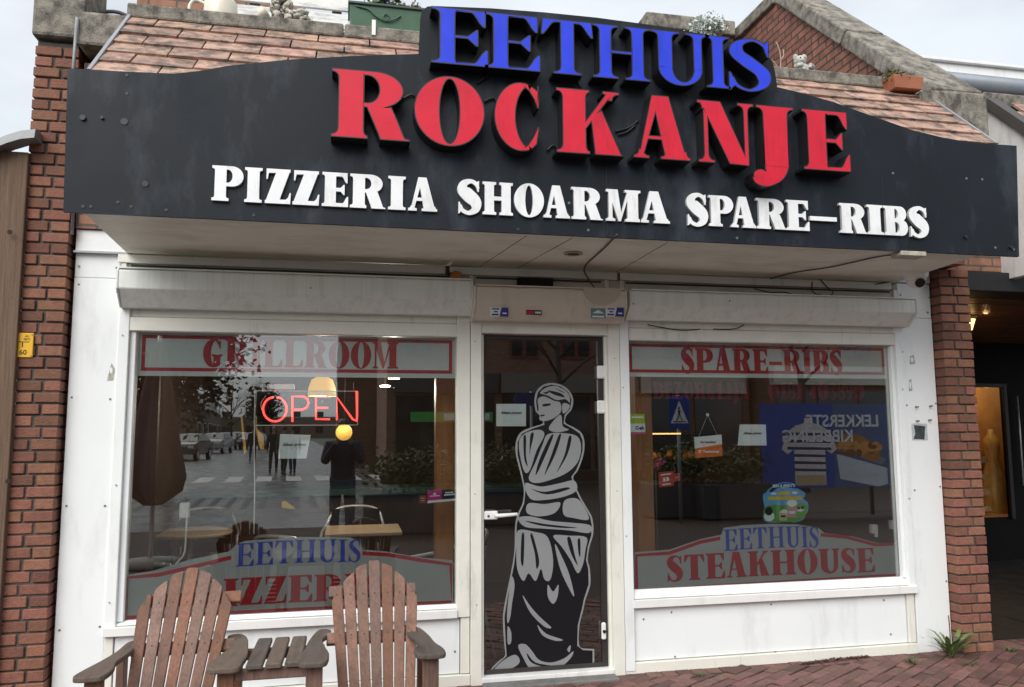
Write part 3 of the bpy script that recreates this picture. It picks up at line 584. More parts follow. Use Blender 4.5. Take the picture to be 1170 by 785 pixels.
# canopy behind the fascia
YF = -.965
b = MB(); b.prism([(-1.335, -.001, 2.706), (4.05, -.001, 2.706), (3.93, YF+.03, 2.706), (-1.30, YF+.03, 2.706)], (0, 0, .02)); so_ = b.build('soffit', soffw, shop, 0)
for xa, xb in ((.98, .86), (1.83, 1.83), (1.25, 1.12)):
    b = MB(); b.prism([(xa-.002, YF+.05, 2.704), (xa+.002, YF+.05, 2.704), (xb+.002, -.02, 2.704), (xb-.002, -.02, 2.704)], (0, 0, .0018)); b.build('board_joint', mat('joint_dark', (.2, .17, .14), .9), so_)
b = MB(); b.xprof([(YF+.02, 2.73), (YF+.02, 3.42), (-.25, 4.05), (-.03, 4.05), (.2, 4.05), (.2, 2.73)], -1.29, 3.92); b.build('canopy_core', darkw, shop)
b = MB(); x, y = atz(655, 290, 2.70).xy; b.lathe((x, y, 2.698), [(.055, 0.007), (.06, 0), (.048, -.004), (.04, .001)], 24); rl = b.build('recessed_lamp', mat('lamp_rim', (.42, .36, .30), .4), so_); b = MB(); b.lathe((x, y, 2.6965), [(.001, 0), (.036, 0), (.036, .003)], 20); b.build('lamp_lens', mat('dark_lens', (.03, .022, .018), .3), rl) if False else b.build('lamp_lens', mat('dark_lens', (.03, .022, .018), .3), so_)
# clay tiled slope: rows of single tiles over the canopy core
TS = Vector((0, .67, .66)); TL = TS.length; TS.normalize(); TN = Vector((0, -TS.z, TS.y)); T0 = Vector((0, YF+.035, 3.43))
b = MB(); rows = 6; rh = TL/rows; tw = .315
for r in range(rows):
    x = -1.31 + (-.16 if r % 2 else 0)
    while x < 4.10:
        x0, x1 = max(x, -1.31)+.004, min(x+tw, 4.12)-.004; x += tw
        if x1-x0 < .03: continue
        o = T0+TS*(r*rh) + Vector((x0, 0, 0)) + TN*(.016+random.uniform(0, .004)); j = random.uniform(-.003, .003)
        b.obox(o, (x1-x0, 0, j), TS*(rh*1.10)-TN*.016, TN*.019)
roof = b.build('tiled_roof', roofti, shop, .002)
for x in (-1.325, 4.112):
    b = MB(); b.obox(T0+Vector((x, 0, 0))-TN*.02, (.018, 0, 0), TS*(TL+.02), TN*.06); b.build('verge_strip', lead, roof)
b = MB(); o = T0+TS*TL*.985; b.obox(o+Vector((-1.31, 0, 0))+TN*.018, (5.43, 0, 0), TS*.09, TN*.008); b.build('flashing', lead, roof)
# coping stones on the parapet
b = MB(); x = -1.335
for L_ in (1.28, 1.02, 1.1, 1.0, .96): b.box(x+.003, x+L_-.003, -.30, .05, 4.095, 4.185); x += L_
cop = b.build('coping', stone, shop, .012, 2)
x, z = xz(427, 32, -.30); b = MB(); b.box(x-.012, x+.012, -.31, -.301, z-.05, z+.05); b.build('white_strap', white, cop, 0)
for q in ((-1.63, -1.345, -.20, .12, xz(120, 53, -.2)[1], xz(120, 14, -.2)[1]), (4.035, 4.345, -.45, .12, 3.66, at(1030, 105, -.36).z), (4.355, 4.62, -.18, .12, 3.62, 3.90)): b = MB(); b.box(*q); b.build('end_stone', stone, shop, .02, 2)
for q in ((XL0, -1.29, -.03, .1, 2.85, 3.9), (3.93, 4.352, .06, .1, 2.72, 3.64)): b = MB(); b.box(*q); b.build('brick_infill', wallbrick, shop)
b = MB(); b.box(XL0, XL1+.05, -.01, .06, 2.712, 2.846); b.build('side_panel', panelw, shop, .003); b = MB(); b.box(XL0-.005, XL1+.06, -.03, .05, 2.700, 2.712); b.build('side_flashing', lead, shop)
b = MB(); b.box(XR2-.02, XR3, -.008, .06, 2.712, 2.84); b.build('side_panel', panelw, shop, .003)
b = MB(); b.tube([(-1.48-.15, -.21, 4.1), (-1.63, -.23, 3.6), (-1.635, -.06, 3.55), (-1.64, -.06, 2.8)], .010); b.build('rain_pipe', zinc, shop)

# ---- brick pillars, brick by brick
def pillar(name, label, x0, x1, y0, y1, ztop, first='stretch'):
    t = thing(name, label, 'pillar', ((x0+x1)/2, (y0+y1)/2, 0))
    b = MB(); b.box(x0+.012, x1-.012, y0+.012, y1-.012, 0, ztop); b.build('mortar_core', mortar, t)
    b = MB(); ch = .0685; k = 0; z = .008
    while z < ztop-.03:
        wd = x1-x0; cut = (.60 if k % 2 else .40)*wd + random.uniform(-.012, .012); j = .011
        for a, c in ((x0, x0+cut-j/2), (x0+cut+j/2, x1)):
            jj = random.uniform(-.005, .004); b.box(a+random.uniform(0, .004), c-random.uniform(0, .004), y0+jj, y0+.11+jj, z, z+ch-.011+random.uniform(-.002, .002))
        d0 = y0+.12
        while d0 < y1:
            d1 = min(d0+(.1 if k % 2 else .21), y1); b.box(x0+random.uniform(-.003, .003), x0+.1, d0, d1-.01, z, z+ch-.011); b.box(x1-.1, x1+random.uniform(-.003, .003), d0, d1-.01, z, z+ch-.011); d0 = d1
        z += ch; k += 1
    b.build('brickwork', brick, t, .004); return t
pl = pillar('brick_pillar', 'tall red brick pillar left of the shop with a stone cap and yellow plate', -1.902, -1.650, -.07, .28, 4.0)
b = MB(); b.box(-1.915, -1.622, -.11, .32, 4.02, 4.6); b.build('stone_cap', stone, pl, .02, 2)
pr_ = pillar('brick_pillar', 'red brick pillar between the white shop front and the dark passage', 4.355, 4.615, -.10, .26, 2.80)
b = MB(); b.box(4.10, 5.6, .02, .26, 2.83, 3.52); bo = b.build('brick_spandrel', wallbrick); bo.parent = pr_; bo.location = -ORG[pr_.name]; 

# ---- the party wall with its raked coping and the back wall of the terrace
GX = 4.22
pa, pz, pk = atx(1062, 121, GX), atx(884, 2, GX), atx(838, 47, GX); pk = pz+(pk-pz)*2.4
gab = thing('gable_wall', 'brick gable wall with weathered sloping concrete coping rising behind the tiled roof', 'wall', (GX, 1, 3))
b = MB(); b.prism([(GX+.04, pa.y+.05, 2.82), (GX+.04, pa.y+.05, pa.z+.03), (GX+.04, pz.y, pz.z+.03), (GX+.04, pk.y, pk.z+.03), (GX+.04, pk.y, 2.82)], (.22, 0, 0)); b.build('brickwork', wallbrick_yz, gab)
def rake(p, q, nm, n=1):
    d = (q-p); nrm = Vector((0, -d.z, d.y)).normalized() if True else None
    for i in range(n):
        a = p+d*(i/n+.004); c = d*(1/n-.008)
        b = MB(); b.obox(a, (.40, 0, 0), c, nrm*.135); b.build('coping', stone, gab, .015, 2)
rake(pa, pz, 'coping', 2); 
d = pk-pz; nrm = Vector((0, -d.z, d.y)).normalized(); nrm = nrm if nrm.z > 0 else -nrm
b = MB(); b.obox(pz+d*.01, (.40, 0, 0), d, nrm*.135); b.build('coping', stone, gab, .015, 2)
b = MB(); b.box(GX-.02, GX+.36, pa.y-.16, pa.y+.30, pa.z-.34, pa.z+.06); b.build('kneeler_stone', stone, gab, .02, 2)
YB = 2.6
bw_ = thing('terrace_wall', 'low brick wall with concrete coping behind the blue letters', 'wall', (2.9, YB, 4))
x0, z0 = xz(738, 16, YB); x1, z1 = xz(862, 36, YB)
b = MB(); b.box(x0+.06, GX-.02, YB, YB+.25, 2.82, z0-.17); b.build('brickwork', wallbrick, bw_); b = MB(); b.box(x0-.02, GX-.02, YB-.06, YB+.3, z0-.168, z0); b.build('coping', stone, bw_, .015, 2)
bl_ = thing('terrace_wall', 'red brick upper wall behind the watering can, left of the white pallets', 'wall', (-1, 1.6, 4))
b = MB(); b.box(-1.75, -.42, 1.5, 1.75, 2.82, 5.6); b.build('brickwork', wallbrick, bl_)
pb('flat_roof', -1.6, GX, -.0, 6.5, 4.02, 4.06, mat('bitumen', (.05, .05, .05), .9, .2), bev=0)

# ---- fence on the far left
fe = thing('wooden_fence', 'dark brown wooden fence panel with a wavy zinc cap, left of the brick pillar', 'fence', (-2.3, -.12, 0))
b = MB(); x = -1.882
for k in range(5):
    b.box(x-.172, x-.004, -.108, -.066, 0, 3.28+.03*k*0); x -= .176
b.build('plank', fencew, fe, .004)
b = MB(); R = []
for k in range(14):
    u = k/13; x = -1.83-u*.95; z = 3.40-.13*min(1, u*2.5)+.012*math.sin(u*17)
    R.append([(x, -.19, z-.055), (x, -.18, z+.0), (x, -.12, z+.018), (x, -.06, z), (x, -.06, z-.05)])
b.rings(R); b.build('metal_cap', zinc, fe)
for px, py in ((11, 265), (9, 550)): x, z = xz(px, py, -.142); b = MB(); b.tube([(x, -.137, z), (x, -.1425, z)], .014, 10); b.build('knot', mat('dark_knot', (.03, .02, .014), .9), fe)

# ---- neighbour on the right: passage, white cheek, tile roof, far eaves
nb = thing('neighbour_building', 'neighbouring shop with a white roof cheek and a dark open passage under it', 'shop', (5.6, 1, 0))
DX0, DX1 = at(1100, 500, 3.2).x, at(1150, 500, 3.2).x; DZ1, DZ0 = at(1125, 440, 3.2).z, at(1125, 592, 3.2).z
DRX = at(1132, 500, 3.72).x; LMX = at(1120, 500, 3.5).x
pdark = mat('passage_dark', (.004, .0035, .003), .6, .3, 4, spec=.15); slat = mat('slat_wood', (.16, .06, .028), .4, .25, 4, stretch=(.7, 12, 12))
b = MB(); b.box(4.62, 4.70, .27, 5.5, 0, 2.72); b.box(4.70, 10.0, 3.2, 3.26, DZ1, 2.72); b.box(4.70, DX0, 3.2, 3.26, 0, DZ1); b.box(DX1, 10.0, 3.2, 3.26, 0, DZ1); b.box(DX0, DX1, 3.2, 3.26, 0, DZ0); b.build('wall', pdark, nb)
b = MB()
for k in range(26): b.box(4.70, 10.0, .29+k*.115, .29+k*.115+.1, 2.66+random.uniform(0, .004), 2.69)
b.box(4.62, 10.0, .27, 3.4, 2.70, 2.74); b.build('slatted_ceiling', slat, nb)
b = MB(); b.box(4.62, 8, -.05, .26, 2.66, 2.81); b.build('lintel', mat('painted_steel', (.012, .013, .015), .5, .3, 30), nb, .004)
b = MB()
for i in range(18):
    for j in range(11): b.box(4.62+i*.3+.002, 4.62+i*.3+.298, .14+j*.3+.002, .14+j*.3+.298, -.008, .012+random.uniform(-.001, .001))
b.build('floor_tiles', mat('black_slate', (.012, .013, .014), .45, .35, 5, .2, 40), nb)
b = MB()
for i in range(22): b.box(4.62+i*.1+.004, 4.62+i*.1+.096, -.10, .135, -.006, .010)
b.build('brick_threshold', paver, nb, .003)
# lit doorway at the back of the passage
lit = mat('lit_backdrop', (.55, .26, .07), .8, .3, 3)
b = MB(); b.box(DX0, DX1+1.3, 3.9, 3.95, DZ0, DZ1+.2); b.box(DX0-.04, DX0, 3.262, 3.9, DZ0, DZ1+.2); b.box(DX1+1.3, DX1+1.34, 3.262, 3.9, DZ0, DZ1+.2); b.box(DX0, DX1+1.3, 3.262, 3.9, DZ0-.04, DZ0); b.build('display_case', lit, nb)
b = MB(); b.box(DX0-.02, DX0+.03, 3.16, 3.2, DZ0-.02, DZ1+.02); b.box(DX1-.03, DX1+.02, 3.16, 3.2, DZ0-.02, DZ1+.02); b.box(DX0+.03, DX1-.03, 3.16, 3.2, DZ1-.03, DZ1+.02); b.build('display_frame', blackm, nb, .004)
pl_ = bpy.data.lights.new('display_lamp', 'POINT'); pl_.energy = 3.2; pl_.color = (1, .62, .25); pl_.shadow_soft_size = .08; lo = bpy.data.objects.new('display_lamp', pl_); COL.objects.link(lo); lo.location = (LMX+.12, 3.47, DZ1-.05); pl_.shadow_soft_size = .01
p = atx(1109, 371, 4.72) if False else at(1111, 370, 1.1)
wl = thing('wall_lamp', 'small glowing wedge lamp on the passage wall behind the right pillar', 'lamp', tuple(p))
b = MB(); b.prism([(p.x-.14, p.y, p.z+.05), (p.x+.045, p.y, p.z+.05), (p.x+.0, p.y, p.z-.06), (p.x-.14, p.y, p.z-.09)], (0, .08, 0)); b.build('shade', mat('lamp_glow', (.9, .7, .4), .5, emit=((1, .62, .22), 2.2)), wl, .006)
b = MB(); b.box(p.x-.16, p.x+.055, p.y-.005, p.y+.085, p.z+.052, p.z+.075); b.build('cap', blackm, wl)
pl_ = bpy.data.lights.new('passage_lamp', 'POINT'); pl_.energy = 5; pl_.color = (1, .6, .25); pl_.shadow_soft_size = .05; lo = bpy.data.objects.new('passage_lamp', pl_); COL.objects.link(lo); lo.location = (p.x+.12, p.y-.04, p.z+.12)
pd = thing('golden_dress', 'golden draped dress on a stand in the lit display of the passage', 'dress', (DRX, 3.72, DZ0))
b = MB(); b.lathe((DRX, 3.72, DZ0), [(.17, 0), (.16, .25), (.115, .5), (.075, .68), (.10, .85), (.09, .95), (.035, 1.01), (.03, 1.07)], 22)
b.v = [(x+.02*math.sin(7*math.atan2(y-3.72, x-DRX)+z*3)*max(0, 1.6-z), y, z) for x, y, z in b.v]; b.build('gown', mat('gold_cloth', (.55, .33, .08), .4, .35, 5, .3, 20, stretch=(6, 6, 1)), pd)
for k in range(4): 
    b = MB(); z = DZ0+.05+k*.2; b.box(LMX-.1, LMX+.06, 3.45, 3.6, z, z+.02); b.box(LMX-.09, LMX+.05, 3.46, 3.58, z+.02, z+.06+.02*(k % 2)); b.build('shelf_goods', mat('goods', (.5, .3, .16), .5, .5, 20), nb)
hd = MB(); hd.tube([(DX1+.15, 3.15, .9), (DX1+.15, 3.15, 2.0)], .012); hd.build('door_rod', alu, nb)
# cheek of the neighbour's canopy: white boards with a dark verge and clay tiles
c0_ = at(1127, 120, .05); CX = c0_.x; c1_ = atx(1168, 148, CX); cb = atx(1139, 322, CX).z; dzy = (c0_.z-c1_.z)/(c0_.y-c1_.y); c = [c0_]
b = MB(); b.prism([(CX, .05, cb), (CX, .05, c[0].z-.0), (CX, -.95, c[0].z-dzy), (CX, -.95, cb)], (.06, 0, 0)); b.build('cheek_panel', mat('old_white_boards', (.84, .84, .82), .6, .08, 4, .2, 40, stretch=(3, 3, .8), dirt=(.3, .29, .27), damt=.5, dscale=(8, 8, 1.2)), nb, .004)
b = MB(); b.obox((CX-.03, .06, c[0].z-.01), (.1, 0, 0), (0, -1.03, -1.03*dzy), (0, -.05, .055)); b.build('verge_board', mat('dark_verge', (.07, .065, .06), .6), nb, .003)
b = MB()
for r in range(7):
    for k in range(8): 
        o = Vector((CX+.09+k*.3-(.0 if r % 2 else -.12), -.95+r*.14, c[0].z+.03-dzy*1.0+r*.14*dzy)); b.obox(o, (.292, 0, 0), (0, .155, .155*dzy), (0, -.012, .012))
b.build('tiled_roof', roofti, nb); b = MB(); b.box(CX-.04, 8, .02, .35, c[0].z-.02, c[0].z+.1); b.build('coping', stone, nb, .012)
b = MB(); b.box(CX, 8.0, .05, .3, 2.83, c[0].z-.03); b.build('wall', wallbrick, nb)
YE = 5.0
ea = thing('flat_roof_eave', 'white flat roof edge with a thick grey gutter pipe, far right above the tiles', 'roof', (9, YE, 4))
x0, z0 = xz(1040, 66, YE); x1, z1 = xz(1168, 80, YE); 
b = MB(); b.box(x0-.6, x0+9, YE, YE+.3, z0-.2, z0-.02); b.box(x0-.6, x0+9, YE-.06, YE+.3, z0-.02, z0+.03); b.build('fascia_board', white, ea, .01)
b = MB(); b.tube([(x0-.6, YE-.02, z0-.34), (x0+9, YE-.02, z0-.34)], .15, 20); b.build('gutter_pipe', mat('grey_pvc', (.20, .23, .27), .35, .1), ea); b = MB(); b.box(x0-.6, x0+9, YE+.05, YE+2, 2.8, z0-.25); b.build('wall', mat('dark_grey_wall', (.12, .12, .13), .8), ea)  # the wall below the gutter is one even dark grey
# ================================================================ THE FASCIA SIGN
sign = thing('fascia_sign', 'long black arched shop sign with blue, red and white raised capitals over the canopy', 'sign', (1.4, YF, 2.715))
prof = [(78, 80), (150, 84), (200, 86), (228, 83), (262, 77), (330, 70), (400, 66), (440, 64.5), (478, 63.5), (480, 22), (482, 14), (488, 9.5), (498, 9), (560, 11.5), (620, 16), (680, 22), (740, 30), (800, 40.5), (850, 53), (872, 62), (881, 72), (884, 86), (886, 101), (915, 108), (950, 118), (1000, 136), (1040, 150), (1075, 158.5), (1110, 164.5), (1162, 168)]
P2 = px2(prof, YF); zb = 2.700
outl = [(-1.387, zb)] + [(4.195, zb)] + [(4.24, P2[-1][1])] + P2[::-1][1:-1] + [(-1.405, P2[0][1])]
bd = flat('sign_board', [(0, outl)], YF, [board], sign, thick=.02)
b = MB(); b.box(-1.31, 3.93, YF+.001, YF+.03, 2.7035, 2.72); b.build('edge_strip', framew, sign)
for px in (693, 1007): x, z = xz(px, 200, YF-.0205); b = MB(); zt = [q for q in P2 if abs(q[0]-x) < .25]; b.box(x-.002, x+.002, YF-.0215, YF-.0195, zb+.01, 3.2); b.build('panel_joint', blackm, sign)
YL = YF-.02
RX_ = dict(s=.33, t=.085, sf=.05, se=.085, br=.10)
def line(spec, T0, T1, B0, B1, Y, mats, lab, gk, **k):
    (ta, tb), (tc_, td) = T0, T1; (ba, bb), (bc, bd_) = B0, B1
    zt = (xz(ta, tb, Y)[1]+xz(tc_, td, Y)[1])/2; zb_ = (xz(ba, bb, Y)[1]+xz(bc, bd_, Y)[1])/2
    for ch, a, c in spec:
        u = ((a+c)/2-ta)/(tc_-ta); py = (tb+(td-tb)*u + bb+(bd_-bb)*u)/2
        o = put_letter('letter', ch, xz(a, py, Y)[0], xz(c, py, Y)[0], zb_, zt, YL, mats, sign, gk, **k); o['label'] = lab
line([('R', 378.5, 469), ('O', 473, 554), ('C', 564.6, 626.5), ('K', 635.5, 713), ('A', 723, 788.5), ('N', 797, 862), ('J', 858, 908), ('E', 917, 971)], (385, 77.5), (965, 128), (385, 157), (965, 196), YL-.10, [red, blackm], 'raised red acrylic capital with black sides', RX_, thick=.10, inset=.006, side=1)
line([('E', 492.6, 558), ('E', 554, 617.5), ('T', 618, 678), ('H', 677, 743), ('U', 743, 811), ('I', 806.6, 834), ('S', 832, 881)], (500, 6.5), (870, 47), (500, 72), (870, 105), YL-.10, [blue, blackm], 'raised blue acrylic capital with black sides', dict(s=.19, t=.06, sf=.045, se=.10, br=.09), thick=.10, inset=.006, side=1)
WX = dict(s=.36, t=.12, sf=.075, se=.085, br=.07)
line([('P', 242, 278), ('I', 279.5, 299.5), ('Z', 303, 332.5), ('Z', 334.5, 365), ('E', 368, 398), ('R', 400, 440.5), ('I', 443.5, 463.5), ('A', 466.5, 499.5), ('S', 522.5, 550), ('H', 551.5, 586), ('O', 587.5, 621.5), ('A', 621, 651), ('R', 653, 688.5), ('M', 692.5, 732), ('A', 731, 765), ('S', 784.5, 809), ('P', 810, 838), ('A', 835, 863.5), ('R', 864.5, 898.5), ('E', 898.5, 924.5), ('-', 925.5, 956), ('R', 959.5, 990.5), ('I', 991, 1009), ('B', 1010, 1037), ('S', 1039, 1061)], (260, 190), (1050, 237), (260, 230), (1050, 270), YL-.018, [wlet, mat('letter_edge', (.5, .5, .5), .6)], 'flat white capital', WX, thick=.018, side=1)
for px, py in ((135, 240-9), (95, 236), (104, 236), (150, 236), (190, 240), (290, 246), (592, 262), (672, 263), (842, 272), (1137, 283), (1158, 285), (540, 145), (433, 138)[:2], (705, 170), (650, 232), (1020, 198), (1104, 204), (1122, 205), (145, 107), (145, 86)):
    x, z = xz(px, py, YL); screw(x, z, YL, sign, .008, screwm if px > 600 else mat('black_bolt', (.03, .03, .03), .5))
for px, py, r in ((166, 210, .016), (1103, 275-4, .012), (1155, 283, .012), (95, 135, .014), (117, 135, .008), (142, 139, .018)): x, z = xz(px, py, YL); b = MB(); b.tube([(x, YL-.001, z), (x, YL-.004 if r > .015 else YL-.012, z)], r, 12); b.build('old_fixing', blackm, sign)
def cable(name, pts, r, m, par): b = MB(); b.tube(smooth([tuple(p) for p in pts], 5), r, 6); return b.build(name, m, par)
for pts in (((560, 83), (552, 90), (545, 95)), ((553, 168-52), (562, 112), (566, 113), (568, 118)), ((663, 86), (661, 93), (664, 100)), ((625, 172), (632, 166), (638, 170)), ((703, 150), (718, 146), (730, 137)), ((460, 113), (470, 108), (474, 110)), ((612, 84), (606, 88), (600, 90)), ((706, 154), (716, 151), (726, 143))):
    cable('cable', [at(a, c_, YL-.012) for a, c_ in pts], .006, blackm, sign)

# ================================================================ WINDOW LETTERING (vinyl on the inside of the panes)
YD = .0575
def band(t, x0, x1, z0, z1, bw=.022, mats=None):
    b_ = .004
    flat('band', [(0, rect2(x0, x1, z0, z1)), (1, rect2(x0+.02, x1-.02, z0+.03, z1-.012)), (0, rect2(x0+.02+bw, x1-.02-bw, z0+.03+bw, z1-.012-bw))], YD, [silv_d, red_d], t)
FX = dict(s=.30, t=.07, sf=.055, se=.08, br=.06)
def decal(label, x, z): return thing('window_lettering', label, 'window sign', (x, YD, z), 'lettering bands in the shop windows')
t = decal('grey band reading GRILLROOM in red, along the top of the left window', -.3, 1.9)
z0 = xz(330, 430)[1]; z1 = 2.226; band(t, XG0+.004, XG1-.004, z0, z1)
za, zc = xz(340, 420, YD)[1], xz(340, 389.5, YD)[1]
put_word('GRILLROOM', xz(232, 405, YD)[0], xz(455, 405, YD)[0], za, zc, YD-.0015, [red_d], t, FX)
t = decal('grey band reading SPARE-RIBS in red, along the top of the right window', 3, 1.9)
z0 = xz(860, 431)[1]; band(t, XR0+.004, XR1-.004, z0, z1)
za, zc = xz(870, 427, YD)[1], xz(870, 399, YD)[1]
put_word('SPARE-RIBS', xz(778, 412, YD)[0], xz(962, 412, YD)[0], za, zc, YD-.0015, [red_d], t, dict(s=.33, t=.10, sf=.07, se=.08, br=.06))
t = decal('faded red delivery line and phone number under the grey band of the right window', 3, 1.8)
za, zc = xz(870, 456, YD)[1], xz(870, 437, YD)[1]
fr = mat('faded_red', (.16, .008, .016), .5, .5, 7)
put_word('BEZORGLIJN', xz(746, 445, YD)[0], xz(857, 445, YD)[0], za, zc, YD, [fr], t, dict(s=.36, t=.1, sf=.07, se=.08, br=.06))
put_word('0181 403890', xz(877, 445, YD)[0], xz(988, 445, YD)[0], za, zc, YD, [fr], t, dict(s=.36, t=.1, sf=.07, se=.08, br=.06))
def lowsign(label, outer, bl_, br2, word, wx, wz, ee, ez, xm, ar=0.012):
    t = decal(label, xm, .6)
    O = px2(outer, YD)
    # red border: a stripe along the outline, left and right of the tab
    polys = [(0, O)]
    for pts in (bl_, br2):
        Q = px2(pts, YD); polys.append((1, stroke([(x, z, .024) for x, z in Q], 1)))
    flat('band', polys, YD, [grey_d, red_d], t)
    put_word('EETHUIS', *ee, *ez, YD-.0015, [blue_d], t, dict(s=.17, t=.055, sf=.035, se=.09, br=.07), arch=.012)
    put_word(word, *wx, *wz, YD-.0015, [red_d], t, FX, arch=ar)
x = lambda a, c_: xz(a, c_, YD)[0]
z = lambda a, c_: xz(a, c_, YD)[1]
zc0, zc1 = z(880, 626), z(880, 602)
lowsign('arched grey panel reading EETHUIS STEAKHOUSE at the foot of the right window', [(725, 680), (725, 631), (765, 628), (800, 616), (824, 611), (827, 603), (850, 600), (880, 598.5), (910, 599), (935, 603), (942, 609), (975, 613), (1000, 620), (1028, 622), (1033, 661)],
        [(823, 615), (800, 619.5), (765, 632), (727, 634.5), (727.5, 675)], [(727, 675), (1030, 657), (1026, 622), (1000, 622.5), (968, 614), (938, 611)], 'STEAKHOUSE', (x(762, 650), x(999, 640)), (z(880, 657.5), z(880, 629)), (x(827, 616), x(935, 614)), (zc0, zc1), 3)
lowsign('arched grey panel reading EETHUIS PIZZERIA in the left window, behind the wooden chairs', [(141, 711), (141, 658), (175, 652), (215, 640), (262, 630), (270, 622), (280, 618), (340, 613.5), (400, 614), (412, 619), (414, 628), (440, 630), (480, 637), (517, 640), (518, 692)],
        [(264, 637), (215, 649), (180, 657), (145, 660), (143, 706)], [(143, 706), (516, 688), (515, 645), (480, 640), (445, 634), (414, 632)], 'PIZZERIA', (x(222, 670), x(440, 670)), (z(320, 689), z(320, 658)), (x(270, 630), x(412, 630)), (z(340, 643), z(340, 617)), -.3)

# ---- the figure on the door: a generic robed classical statue in grey and black vinyl
YS = .0465
t = thing('door_decal', 'grey and black vinyl figure of a robed classical statue on the glass door', 'decal', (1.3, YS, .1))
sil = [(612, 470), (610.5, 458), (613, 447), (620, 440), (630, 437.5), (642, 440), (651, 447), (655, 457), (653, 468), (647, 475), (646, 483), (655, 488), (664, 494), (667.5, 503), (667.5, 515), (664.5, 527), (660, 538), (655, 545), (658, 556), (664, 569), (671, 581), (676, 590), (678, 600), (677.5, 612), (673.5, 625), (671.5, 640), (674, 650), (674.5, 668), (669, 685), (666.5, 697), (662, 715), (661.5, 737), (667, 741), (679, 741.5), (679, 764), (630, 767), (590, 770), (557, 772.5), (562, 763), (570, 755), (577, 749), (576, 735), (574.5, 705), (578.5, 680), (585.5, 645), (588, 625), (588.5, 600), (592, 586), (597, 575), (598.5, 560), (594.5, 540), (589.5, 520), (589.5, 505), (595, 494), (608, 488), (620, 484), (619, 477)]
def inset(P, d):
    out = []; n = len(P)
    for i in range(n):
        ax, ay = P[i-1]; bx, by = P[i]; cx_, cy_ = P[(i+1) % n]
        n1 = Vector((by-ay, ax-bx)).normalized(); n2 = Vector((cy_-by, bx-cx_)).normalized(); m_ = (n1+n2); m_ = m_.normalized()/max(.5, math.sqrt((1+n1.dot(n2))/2)); out.append((bx-m_.x*d, by-m_.y*d))
    return out
area = sum(a[0]*b_[1]-b_[0]*a[1] for a, b_ in zip(sil, sil[1:]+sil[:1])); dd = 1.9 if area > 0 else -1.9
silp = [(0, px2(smooth(sil[:33], 3)+sil[33:37]+smooth(sil[37:], 3), YS)), (1, px2(inset(sil, dd), YS))]
def G_(pts, sm=4, v=0): silp.append((v, px2(smooth(pts, sm, True) if sm else pts, YS)))
# head in profile to the left: hair, face, ear, neck
G_([(617, 449), (624, 443), (634, 441), (644, 445), (650, 451), (651, 460), (646, 456), (636, 457), (626, 452)]); 
G_([(614.5, 456), (622, 453), (633, 458), (640, 460), (641, 470), (634, 477), (624, 481), (617, 480), (616.5, 476), (618, 473), (615, 471), (615.5, 466)])
G_([(643, 461), (651, 463), (648, 470), (643, 472)])
for pts in ([(620, 462), (628, 461), (629, 463), (621, 464.5)], [(617.5, 474.3), (622, 473.6), (622, 475), (618, 476)], [(626, 446), (640, 449), (645, 454), (633, 451)], [(620, 449), (628, 447), (625, 450)], [(634, 443), (646, 449), (640, 447)]): G_(pts, 3, 1)
G_([(633, 480), (641, 474), (643, 487), (650, 491), (636, 494), (627, 490)])
# robe over shoulders and chest, one folded arm holding the cloth
G_([(593, 505), (600, 495), (616, 491), (622, 497), (613, 515), (606, 536), (600, 540), (595, 525)])
G_([(626, 496), (645, 495), (660, 499), (664, 512), (660, 528), (648, 540), (630, 548), (612, 552), (604, 546), (612, 528), (620, 508)])
for pts in ([(628, 500), (632, 499), (619, 530), (612, 543), (616, 526)], [(638, 498), (641, 498), (634, 520), (622, 543), (630, 520)], [(650, 499), (653, 501), (648, 520), (636, 540), (645, 520)], [(598, 500), (601, 499), (601, 520), (603, 533), (599, 524)], [(606, 497), (610, 496), (606, 514), (605, 520)]): G_(pts, 4, 1)
G_([(600, 552), (618, 556), (640, 552), (656, 549), (659, 560), (646, 567), (625, 571), (606, 570)])
for pts in ([(606, 558), (622, 562), (646, 557), (650, 559), (625, 565)],): G_(pts, 4, 1)
G_([(604, 575), (622, 576), (640, 574), (634, 586), (616, 590), (602, 586)])
G_([(645, 572), (660, 570), (670, 584), (672, 594), (656, 592), (644, 588)])
